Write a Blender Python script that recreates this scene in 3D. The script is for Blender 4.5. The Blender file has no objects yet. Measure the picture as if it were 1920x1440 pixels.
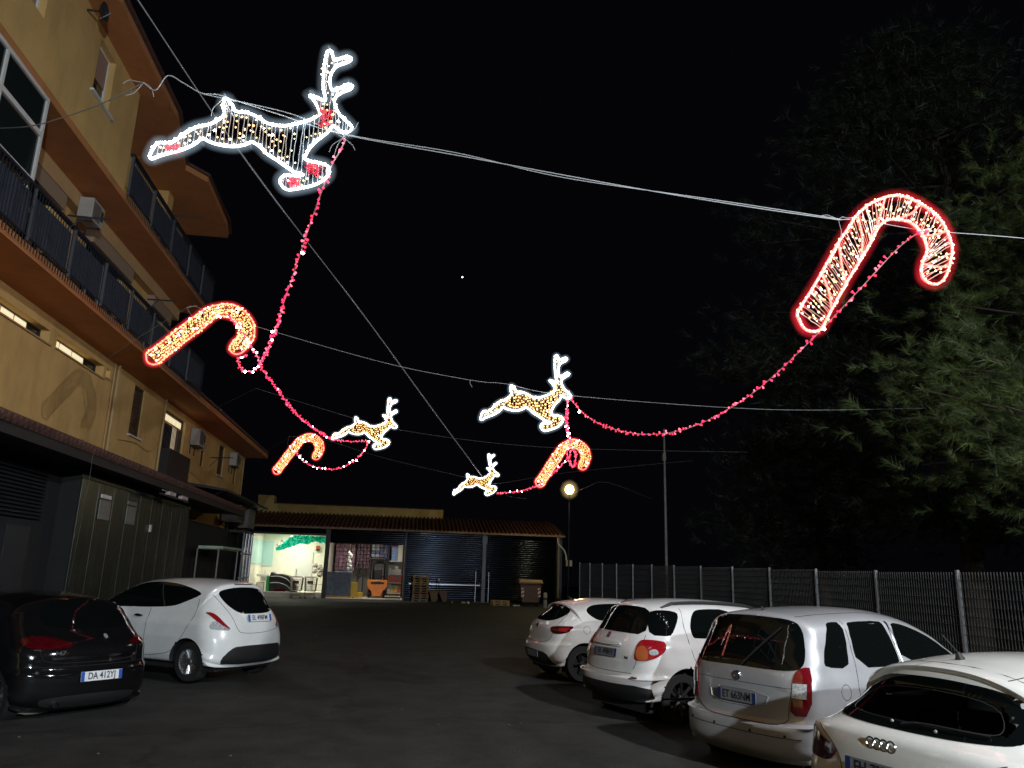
import bpy, bmesh, math, random
from math import sin, cos, pi, radians, atan, sqrt, hypot
from mathutils import Vector, Matrix
from mathutils.bvhtree import BVHTree
from mathutils.geometry import delaunay_2d_cdt
random.seed(7)
S = bpy.context.scene
COL = S.collection

# ---------------------------------------------------------------- camera
HC = 1.78
PITCH, YAW, ROLL = 0.2433, 0.1330, radians(1.72)
cam_d = bpy.data.cameras.new('camera')
cam_d.sensor_width = 36.0
cam_d.lens = 1442.0 / 1920 * 36
cam_d.clip_start, cam_d.clip_end = 0.05, 600
cam = bpy.data.objects.new('camera', cam_d)
COL.objects.link(cam)
_f = Vector((sin(YAW)*cos(PITCH), cos(YAW)*cos(PITCH), sin(PITCH)))
_r0 = Vector((cos(YAW), -sin(YAW), 0)); _u0 = _r0.cross(_f)
_r = cos(ROLL)*_r0 + sin(ROLL)*_u0; _u = -sin(ROLL)*_r0 + cos(ROLL)*_u0
cam.matrix_world = Matrix(((_r.x, _u.x, -_f.x, 0), (_r.y, _u.y, -_f.y, 0), (_r.z, _u.z, -_f.z, HC), (0, 0, 0, 1)))
S.camera = cam

# ---------------------------------------------------------------- night sky
w = bpy.data.worlds.new('World'); S.world = w; w.use_nodes = True
bg = w.node_tree.nodes['Background']
sky = w.node_tree.nodes.new('ShaderNodeTexSky'); sky.sky_type = 'NISHITA'; sky.sun_disc = False
sky.sun_elevation = radians(-9); sky.sun_rotation = radians(200)
mixs = w.node_tree.nodes.new('ShaderNodeMixRGB'); mixs.blend_type = 'ADD'; mixs.inputs[0].default_value = 1
mixs.inputs[2].default_value = (0.016, 0.016, 0.024, 1)
w.node_tree.links.new(sky.outputs[0], mixs.inputs[1]); w.node_tree.links.new(mixs.outputs[0], bg.inputs['Color'])
bg.inputs['Strength'].default_value = 0.08
vs = S.view_settings
vs.view_transform = 'Standard'; vs.look = 'None'; vs.gamma = 1; vs.exposure = 0.0; vs.use_curve_mapping = False
S.render.engine = 'CYCLES'
S.cycles.use_denoising = True
S.cycles.max_bounces = 6; S.cycles.diffuse_bounces = 3; S.cycles.glossy_bounces = 3
S.cycles.transparent_max_bounces = 12
S.cycles.sample_clamp_indirect = 3.0
S.cycles.caustics_reflective = False; S.cycles.caustics_refractive = False
S.cycles.use_light_tree = True

# street lamps of the place and one added fill lamp (posts are built further down)
LAMP_MAIN = (9.2, 1.9, 8.7)
LAMP_FILL = (4.0, -10.0, 5.6)  # fill lamp added behind the camera to brighten cars and soffits
LAMP_YARD = (9.55, 44.5, 6.75)
def lamp(name, loc, watts, color, radius=.15, kind='POINT', **kw):
    l = bpy.data.lights.new(name, kind); l.energy = watts; l.color = color
    if kind == 'POINT': l.shadow_soft_size = radius
    o = bpy.data.objects.new(name, l); o.location = loc; COL.objects.link(o)
    for k, v in kw.items(): setattr(l, k, v)
    return o
lamp('street_lamp_light', LAMP_MAIN, 5200, (.97, .985, 1.0), kind='SPOT', shadow_soft_size=.12, spot_size=radians(112), spot_blend=1.0)
bpy.data.objects['street_lamp_light'].rotation_euler = Vector((cos(radians(-38))*cos(radians(127)), cos(radians(-38))*sin(radians(127)), sin(radians(-38)))).to_track_quat('-Z', 'Y').to_euler()
lamp('rear_fill_light', LAMP_FILL, 9000, (.84, .94, 1.0), .12)
lamp('yard_lamp_light', LAMP_YARD, 3300, (1.0, .82, .42), .30)

# ---------------------------------------------------------------- materials
def mat(name, col, rough=.6, metal=0.0, emis=None, strength=0, noise=0.0, nscale=8.0, bump=0.0, bscale=60.0,
        coat=0.0, spec=None, col2=None, trans=0.0, sampled=True, detail=6):
    m = bpy.data.materials.new(name); m.use_nodes = True
    nt = m.node_tree; p = nt.nodes['Principled BSDF']
    p.inputs['Base Color'].default_value = (*col, 1)
    p.inputs['Roughness'].default_value = rough; p.inputs['Metallic'].default_value = metal
    if spec is not None: p.inputs['Specular IOR Level'].default_value = spec
    if coat: p.inputs['Coat Weight'].default_value = coat; p.inputs['Coat Roughness'].default_value = .04
    if trans: p.inputs['Transmission Weight'].default_value = trans
    if emis: p.inputs['Emission Color'].default_value = (*emis, 1); p.inputs['Emission Strength'].default_value = strength
    if not sampled: m.cycles.emission_sampling = 'NONE'
    if noise or bump or col2:
        tc = nt.nodes.new('ShaderNodeTexCoord')
        if noise or col2:
            n = nt.nodes.new('ShaderNodeTexNoise'); n.inputs['Scale'].default_value = nscale
            n.inputs['Detail'].default_value = detail; n.inputs['Roughness'].default_value = .62
            nt.links.new(tc.outputs['Object'], n.inputs['Vector'])
            cr = nt.nodes.new('ShaderNodeValToRGB')
            cr.color_ramp.elements[0].position = .3; cr.color_ramp.elements[1].position = .72
            c2 = col2 or tuple(min(1, c*(1+noise)) for c in col)
            c1 = col if col2 else tuple(c*(1-noise) for c in col)
            cr.color_ramp.elements[0].color = (*c1, 1); cr.color_ramp.elements[1].color = (*c2, 1)
            nt.links.new(n.outputs['Fac'], cr.inputs[0]); nt.links.new(cr.outputs[0], p.inputs['Base Color'])
        if bump:
            b = nt.nodes.new('ShaderNodeTexNoise'); b.inputs['Scale'].default_value = bscale; b.inputs['Detail'].default_value = 5
            nt.links.new(tc.outputs['Object'], b.inputs['Vector'])
            bn = nt.nodes.new('ShaderNodeBump'); bn.inputs['Strength'].default_value = bump; bn.inputs['Distance'].default_value = .02
            nt.links.new(b.outputs['Fac'], bn.inputs['Height']); nt.links.new(bn.outputs['Normal'], p.inputs['Normal'])
    return m
def glow_halo(name, col, strength):
    """see-through halo added round a light for lens bloom, brightest at its middle"""
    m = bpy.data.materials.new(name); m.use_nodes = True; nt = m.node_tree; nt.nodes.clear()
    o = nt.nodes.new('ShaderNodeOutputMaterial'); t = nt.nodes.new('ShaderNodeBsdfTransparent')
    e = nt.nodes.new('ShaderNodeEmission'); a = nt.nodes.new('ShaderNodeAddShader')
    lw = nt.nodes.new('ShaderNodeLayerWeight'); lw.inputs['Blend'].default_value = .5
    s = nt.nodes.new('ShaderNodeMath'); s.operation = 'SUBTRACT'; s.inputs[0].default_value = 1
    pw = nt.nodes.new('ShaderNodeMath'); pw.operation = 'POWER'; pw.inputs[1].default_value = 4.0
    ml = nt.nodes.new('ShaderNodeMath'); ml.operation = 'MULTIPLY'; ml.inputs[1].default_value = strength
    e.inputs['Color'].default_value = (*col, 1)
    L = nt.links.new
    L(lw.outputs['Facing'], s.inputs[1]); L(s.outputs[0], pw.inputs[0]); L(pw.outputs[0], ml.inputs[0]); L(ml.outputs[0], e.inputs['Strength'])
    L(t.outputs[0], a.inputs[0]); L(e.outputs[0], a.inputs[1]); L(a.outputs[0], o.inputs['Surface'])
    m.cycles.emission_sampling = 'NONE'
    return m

# ---------------------------------------------------------------- mesh helpers
class MB:
    def __init__(s): s.v = []; s.f = []; s.mi = []
    def add(s, vs_, fs, mi=0):
        b = len(s.v); s.v += [tuple(p) for p in vs_]; s.f += [tuple(i+b for i in f) for f in fs]; s.mi += [mi]*len(fs); return s
    def box(s, x0, x1, y0, y1, z0, z1, mi=0):
        return s.add([(x0,y0,z0),(x1,y0,z0),(x1,y1,z0),(x0,y1,z0),(x0,y0,z1),(x1,y0,z1),(x1,y1,z1),(x0,y1,z1)],
                     [(3,2,1,0),(4,5,6,7),(0,1,5,4),(1,2,6,5),(2,3,7,6),(3,0,4,7)], mi)
    def cbox(s, c, d, mi=0):
        return s.box(c[0]-d[0]/2, c[0]+d[0]/2, c[1]-d[1]/2, c[1]+d[1]/2, c[2]-d[2]/2, c[2]+d[2]/2, mi)
    def tube(s, pts, r, n=6, mi=0, closed=False, cap=True):
        pts = [Vector(p) for p in pts]; N = len(pts)
        rs = r if isinstance(r, (list, tuple)) else [r]*N
        rings = []; prev = None
        for i, p in enumerate(pts):
            if closed: t = pts[(i+1) % N] - pts[i-1]
            else: t = pts[min(i+1, N-1)] - pts[max(i-1, 0)]
            if t.length < 1e-9: t = Vector((0,0,1))
            t.normalize()
            if prev is None:
                a = Vector((0,0,1)) if abs(t.z) < .9 else Vector((1,0,0))
                u = t.cross(a).normalized()
            else:
                u = (prev - t*prev.dot(t))
                u = u.normalized() if u.length > 1e-6 else t.orthogonal().normalized()
            prev = u; vv = t.cross(u)
            rings.append([p + rs[i]*(cos(2*pi*k/n)*u + sin(2*pi*k/n)*vv) for k in range(n)])
        vs_ = [q for R in rings for q in R]; fs = []
        for i in range(N if closed else N-1):
            j = (i+1) % N
            for k in range(n):
                l = (k+1) % n; fs.append((i*n+k, i*n+l, j*n+l, j*n+k))
        if not closed and cap: fs += [tuple(range(n-1, -1, -1)), tuple((N-1)*n+k for k in range(n))]
        return s.add(vs_, fs, mi)
    def cyl(s, a, b, r, n=12, mi=0, r2=None): return s.tube([a, b], [r, r if r2 is None else r2], n, mi)
    def octa(s, c, r, mi=0, st=1.0):
        x, y, z = c
        return s.add([(x+r,y,z),(x-r,y,z),(x,y+r,z),(x,y-r,z),(x,y,z+r*st),(x,y,z-r*st)],
                     [(0,2,4),(2,1,4),(1,3,4),(3,0,4),(2,0,5),(1,2,5),(3,1,5),(0,3,5)], mi)
    def prism(s, poly, ax, a, b, mi=0):
        """extrude a polygon given in the two other axes along ax from a to b"""
        def P(u, v, t): return (t,u,v) if ax == 0 else (u,t,v) if ax == 1 else (u,v,t)
        n = len(poly); vs_ = [P(u,v,a) for u,v in poly] + [P(u,v,b) for u,v in poly]
        fs = [tuple(range(n)), tuple(range(2*n-1, n-1, -1))] + [(i, n+i, n+(i+1)%n, (i+1)%n) for i in range(n)]
        return s.add(vs_, fs, mi)
    def lathe(s, prof, c=(0,0,0), n=24, axis='z', mi=0):
        vs_ = []; N = len(prof)
        for r, h in prof:
            for k in range(n):
                a = 2*pi*k/n
                if axis == 'z': vs_.append((c[0]+r*cos(a), c[1]+r*sin(a), c[2]+h))
                elif axis == 'y': vs_.append((c[0]+r*cos(a), c[1]+h, c[2]+r*sin(a)))
                else: vs_.append((c[0]+h, c[1]+r*cos(a), c[2]+r*sin(a)))
        fs = [(i*n+k, i*n+(k+1)%n, (i+1)*n+(k+1)%n, (i+1)*n+k) for i in range(N-1) for k in range(n)]
        return s.add(vs_, fs, mi)
    def build(s, name, mats, parent=None, smooth=False, bevel=0, fixn=True, **props):
        me = bpy.data.meshes.new(name); me.from_pydata(s.v, [], s.f)
        mats = mats if isinstance(mats, (list, tuple)) else [mats]
        for m in mats: me.materials.append(m)
        if len(mats) > 1: me.polygons.foreach_set('material_index', s.mi)
        if fixn:
            bm = bmesh.new(); bm.from_mesh(me)
            bmesh.ops.recalc_face_normals(bm, faces=bm.faces); bm.to_mesh(me); bm.free()
        if smooth:
            me.polygons.foreach_set('use_smooth', [True]*len(me.polygons)); me.set_sharp_from_angle(angle=radians(38))
        me.update()
        o = bpy.data.objects.new(name, me); COL.objects.link(o)
        if parent is not None: o.parent = parent
        if bevel:
            bv = o.modifiers.new('b', 'BEVEL'); bv.width = bevel; bv.segments = 2; bv.limit_method = 'ANGLE'
        for k, v in props.items(): o[k] = v
        return o
def thing(name, label, cat, loc=(0,0,0), rz=0, group=None):
    o = bpy.data.objects.new(name, None); COL.objects.link(o); o.location = loc; o.rotation_euler = (0,0,rz)
    o['label'] = label; o['category'] = cat
    if group: o['group'] = group
    return o
def tag(o, label, cat, group=None, kind=None):
    o['label'] = label; o['category'] = cat
    if group: o['group'] = group
    if kind: o['kind'] = kind
    return o
def structure(o): o['kind'] = 'structure'; return o
def copy_tree(root, loc, rot, scale, label, parts=True):
    r = root.copy(); COL.objects.link(r); r.location = loc; r.rotation_euler = rot; r.scale = (scale,)*3; r['label'] = label
    for ch in root.children:
        c = ch.copy(); COL.objects.link(c); c.parent = r
        for g in ch.children:
            d = g.copy(); COL.objects.link(d); d.parent = c
    return r
def text_mesh(txt, size, m, parent, loc, rot, name='lettering', sx=1.0, depth=.001):
    cu = bpy.data.curves.new(name, 'FONT'); cu.body = txt; cu.size = size; cu.align_x = 'CENTER'; cu.align_y = 'CENTER'
    cu.extrude = depth; cu.offset = size*.012
    o = bpy.data.objects.new(name, cu); COL.objects.link(o)
    dg = bpy.context.evaluated_depsgraph_get(); me = bpy.data.meshes.new_from_object(o.evaluated_get(dg))
    bpy.data.objects.remove(o); bpy.data.curves.remove(cu)
    me.name = name; me.materials.clear(); me.materials.append(m)
    o = bpy.data.objects.new(name, me); COL.objects.link(o); o.parent = parent
    o.location = loc; o.rotation_euler = rot; o.scale = (sx, 1, 1)
    return o
def smooth_line(pts, n=6, closed=False):
    out = []; N = len(pts)
    P = [Vector(p) for p in pts]
    rng = range(N) if closed else range(N-1)
    for i in rng:
        p0 = P[i-1] if (closed or i > 0) else P[i]; p1 = P[i]; p2 = P[(i+1) % N]
        p3 = P[(i+2) % N] if (closed or i+2 < N) else p2
        for k in range(n):
            t = k/n
            out.append(.5*((2*p1)+(p2-p0)*t+(2*p0-5*p1+4*p2-p3)*t*t+(3*p1-p0-3*p2+p3)*t**3))
    if not closed: out.append(P[-1])
    return out
def resample(pts, step, closed=False):
    P = [Vector(p) for p in pts] + ([Vector(pts[0])] if closed else [])
    out = [P[0].copy()]; acc = 0
    for a, b in zip(P, P[1:]):
        L = (b-a).length
        if L < 1e-9: continue
        t = step-acc
        while t <= L: out.append(a+(b-a)*(t/L)); t += step
        acc = L-(t-step)
    return out
def chaikin(poly, it=2, closed=True):
    for _ in range(it):
        q = []; n = len(poly)
        for i in range(n if closed else n-1):
            a, b = poly[i], poly[(i+1) % n]
            q += [(a[0]*.75+b[0]*.25, a[1]*.75+b[1]*.25), (a[0]*.25+b[0]*.75, a[1]*.25+b[1]*.75)]
        if not closed: q = [poly[0]]+q+[poly[-1]]
        poly = q
    return poly
def lerp_prof(prof, z):
    if z <= prof[0][0]: return prof[0][1]
    for (a, A), (b, B) in zip(prof, prof[1:]):
        if z <= b:
            t = (z-a)/(b-a); t = t*t*(3-2*t)*.5+t*.5
            return A+(B-A)*t
    return prof[-1][1]

# ---------------------------------------------------------------- ground height: the lot falls gently towards the fence
def gz(x, y):
    def st(a, b, v): t = min(1, max(0, (v-a)/(b-a))); return t*t*(3-2*t)
    return -.06*st(.2, 4.2, x)*(1-st(11, 34, y)) * st(-6, 2, y)

# ================================================================ CARS
CARS = {
 'saloon_black': dict(pos=(-3.60, 10.50), dz=-.08, th=140.5, L=4.22, wheel=(.62, 3.16), wr=.315, r=.42,
   sil=[(.12,.16),(.02,.27),(0,.42),(0,.56),(.035,.62),(.06,.80),(.12,.90),(.26,1.02),(.60,1.36),(.72,1.42),(1.15,1.465),(1.7,1.475),(2.2,1.43),(2.85,1.09),(3.1,.98),(3.7,.85),(4.05,.70),(4.2,.5),(4.22,.35),(4.12,.20)],
   W=[(.2,.80),(.4,.85),(.62,.865),(.85,.86),(.95,.84),(1.1,.80),(1.3,.71),(1.48,.64)]),
 'hatchback_pearl': dict(pos=(-2.2, 13.45), dz=.03, th=147, L=3.84, wheel=(.66, 3.05), wr=.30, r=.48,
   sil=[(.12,.22),(.02,.32),(0,.45),(.01,.60),(.04,.74),(.08,.86),(.14,1.0),(.26,1.18),(.42,1.42),(.45,1.49),(.80,1.535),(1.3,1.55),(1.9,1.53),(2.4,1.46),(2.9,1.22),(3.15,1.02),(3.45,.89),(3.7,.74),(3.83,.55),(3.84,.4),(3.76,.22)],
   W=[(.2,.78),(.4,.83),(.65,.842),(.85,.82),(1.0,.75),(1.2,.67),(1.4,.58),(1.55,.51)]),
 'hatchback_white': dict(pos=(2.53, 14.85), dz=.0, th=11.9, L=4.06, wheel=(.66, 3.25), wr=.315, r=.42,
   sil=[(.14,.24),(.04,.34),(0,.46),(.01,.60),(.06,.68),(.08,.85),(.13,.97),(.27,1.10),(.50,1.29),(.47,1.34),(.78,1.40),(1.3,1.445),(1.9,1.43),(2.3,1.36),(2.95,1.04),(3.3,.95),(3.8,.8),(4.0,.62),(4.06,.4),(3.96,.22)],
   W=[(.2,.78),(.45,.86),(.7,.868),(.9,.85),(1.0,.80),(1.2,.70),(1.4,.59),(1.46,.55)]),
 'crossover_white': dict(pos=(2.85, 10.96), dz=-.05, th=20.5, L=4.12, wheel=(.74, 3.24), wr=.345, r=.50,
   sil=[(.12,.30),(.02,.40),(0,.50),(0,.585),(.07,.62),(.09,.85),(.14,1.02),(.24,1.2),(.40,1.46),(.50,1.545),(.8,1.60),(1.4,1.62),(2.1,1.59),(2.4,1.53),(2.95,1.17),(3.1,1.09),(3.8,.96),(4.05,.78),(4.12,.5),(4.06,.3)],
   W=[(.28,.80),(.5,.865),(.75,.878),(1.0,.84),(1.1,.79),(1.3,.70),(1.5,.62),(1.62,.57)]),
 'minivan_silver': dict(pos=(3.46, 8.10), dz=-.07, th=23.0, L=3.93, wheel=(.66, 3.17), wr=.305, r=.34,
   sil=[(.12,.20),(.02,.30),(0,.42),(0,.50),(.02,.545),(.085,.57),(.10,.80),(.125,1.02),(.19,1.2),(.33,1.50),(.39,1.585),(.55,1.62),(1.0,1.65),(1.6,1.66),(2.1,1.62),(2.5,1.5),(2.9,1.27),(3.2,1.08),(3.55,.95),(3.82,.76),(3.92,.5),(3.86,.20)],
   W=[(.2,.80),(.45,.845),(.7,.85),(.95,.835),(1.1,.80),(1.3,.74),(1.5,.68),(1.66,.63)]),
 'hatchback_cream': dict(pos=(3.13, 4.98), dz=-.03, th=16.2, L=4.24, wheel=(.70, 3.28), wr=.315, r=.42,
   sil=[(.14,.20),(.03,.30),(0,.42),(.0,.56),(.03,.66),(.05,.80),(.10,.90),(.22,.965),(.38,1.09),(.60,1.29),(.57,1.335),(.8,1.375),(1.25,1.415),(1.9,1.41),(2.3,1.36),(3.0,1.04),(3.3,.95),(4.0,.78),(4.2,.55),(4.24,.4),(4.14,.20)],
   W=[(.2,.80),(.42,.87),(.66,.885),(.86,.87),(.95,.79),(1.1,.69),(1.3,.60),(1.42,.54)]),
}
def shell_points(c):
    """the body as an inflated side silhouette: rings run from the centre line to the flanks"""
    sil = [(p.x, p.y) for p in smooth_line([(x, z, 0) for x, z in c['sil']], 8)]
    x0, z0 = c['sil'][0]; x1, z1 = c['sil'][-1]
    n = int((x1-x0)/.06); sil += [(x1+(x0-x1)*i/n, z1+(z0-z1)*i/n) for i in range(1, n)]
    P = resample([(x, z, 0) for x, z in sil], .034, closed=True)
    if (P[0]-P[-1]).length < .012: P.pop()
    N = len(P); xa, xb, zc = .85, c['L']-.9, .66
    K = 30; rings = []
    for i in range(N):
        p = P[i]; t = (P[(i+1) % N]-P[i-1]).normalized(); nx, nz = t.y, -t.x     # outward for this winding
        C = Vector((min(xb, max(xa, p.x)), zc, 0)); D = (C-p).length
        if nx*(p.x-C.x)+nz*(p.y-C.y) < 0: nx, nz = -nx, -nz
        rv = (.20 if nz > 0 else .10)
        r = c['r']*nx*nx+rv*nz*nz; r = min(r, D*.95); ex = 2.6*nx*nx+2.3*nz*nz
        row = []
        for k in range(K+1):
            s_ = k/K; d = D*(s_**1.9)
            q = p+(C-p)*(d/D)
            a = min(1, d/r); g = (1-(1-a)**ex)**(1/ex) if a < 1 else 1
            row.append((q.x, lerp_prof(c['W'], q.y)*g, q.y))
        rings.append(row)
    return rings
def car_shell(c):
    R = shell_points(c); N = len(R); K = len(R[0])-1
    V = [q for row in R for q in row]; n1 = len(V)
    F = []
    idx = lambda i, k: (i % N)*(K+1)+k
    V2 = [(x, -y, z) for x, y, z in V]
    def lid(i, k): return idx(i, k) if k == 0 else n1+idx(i, k)
    for i in range(N):
        for k in range(K):
            F.append((idx(i,k), idx(i+1,k), idx(i+1,k+1), idx(i,k+1)))
            F.append((lid(i,k), lid(i,k+1), lid(i+1,k+1), lid(i+1,k)))
    return V+V2, F
def car_matrix(c):
    x, y = c['pos']; th = radians(c['th'])
    Lc, wv = c['L'], 0
    fx, fy = x+cos(th)*3.2, y+sin(th)*3.2
    za, zb = gz(x+cos(th)*.6, y+sin(th)*.6), gz(fx, fy)
    pit = -math.atan2(zb-za, 2.6)
    return Matrix.Translation((x, y, za-(zb-za)*.22+c['dz'])) @ Matrix.Rotation(th, 4, 'Z') @ Matrix.Rotation(pit, 4, 'Y')
for c in CARS.values():
    V, F = car_shell(c); c['V'] = V; c['F'] = F
    c['bvh'] = BVHTree.FromPolygons(V, F); c['M'] = car_matrix(c)
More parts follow.
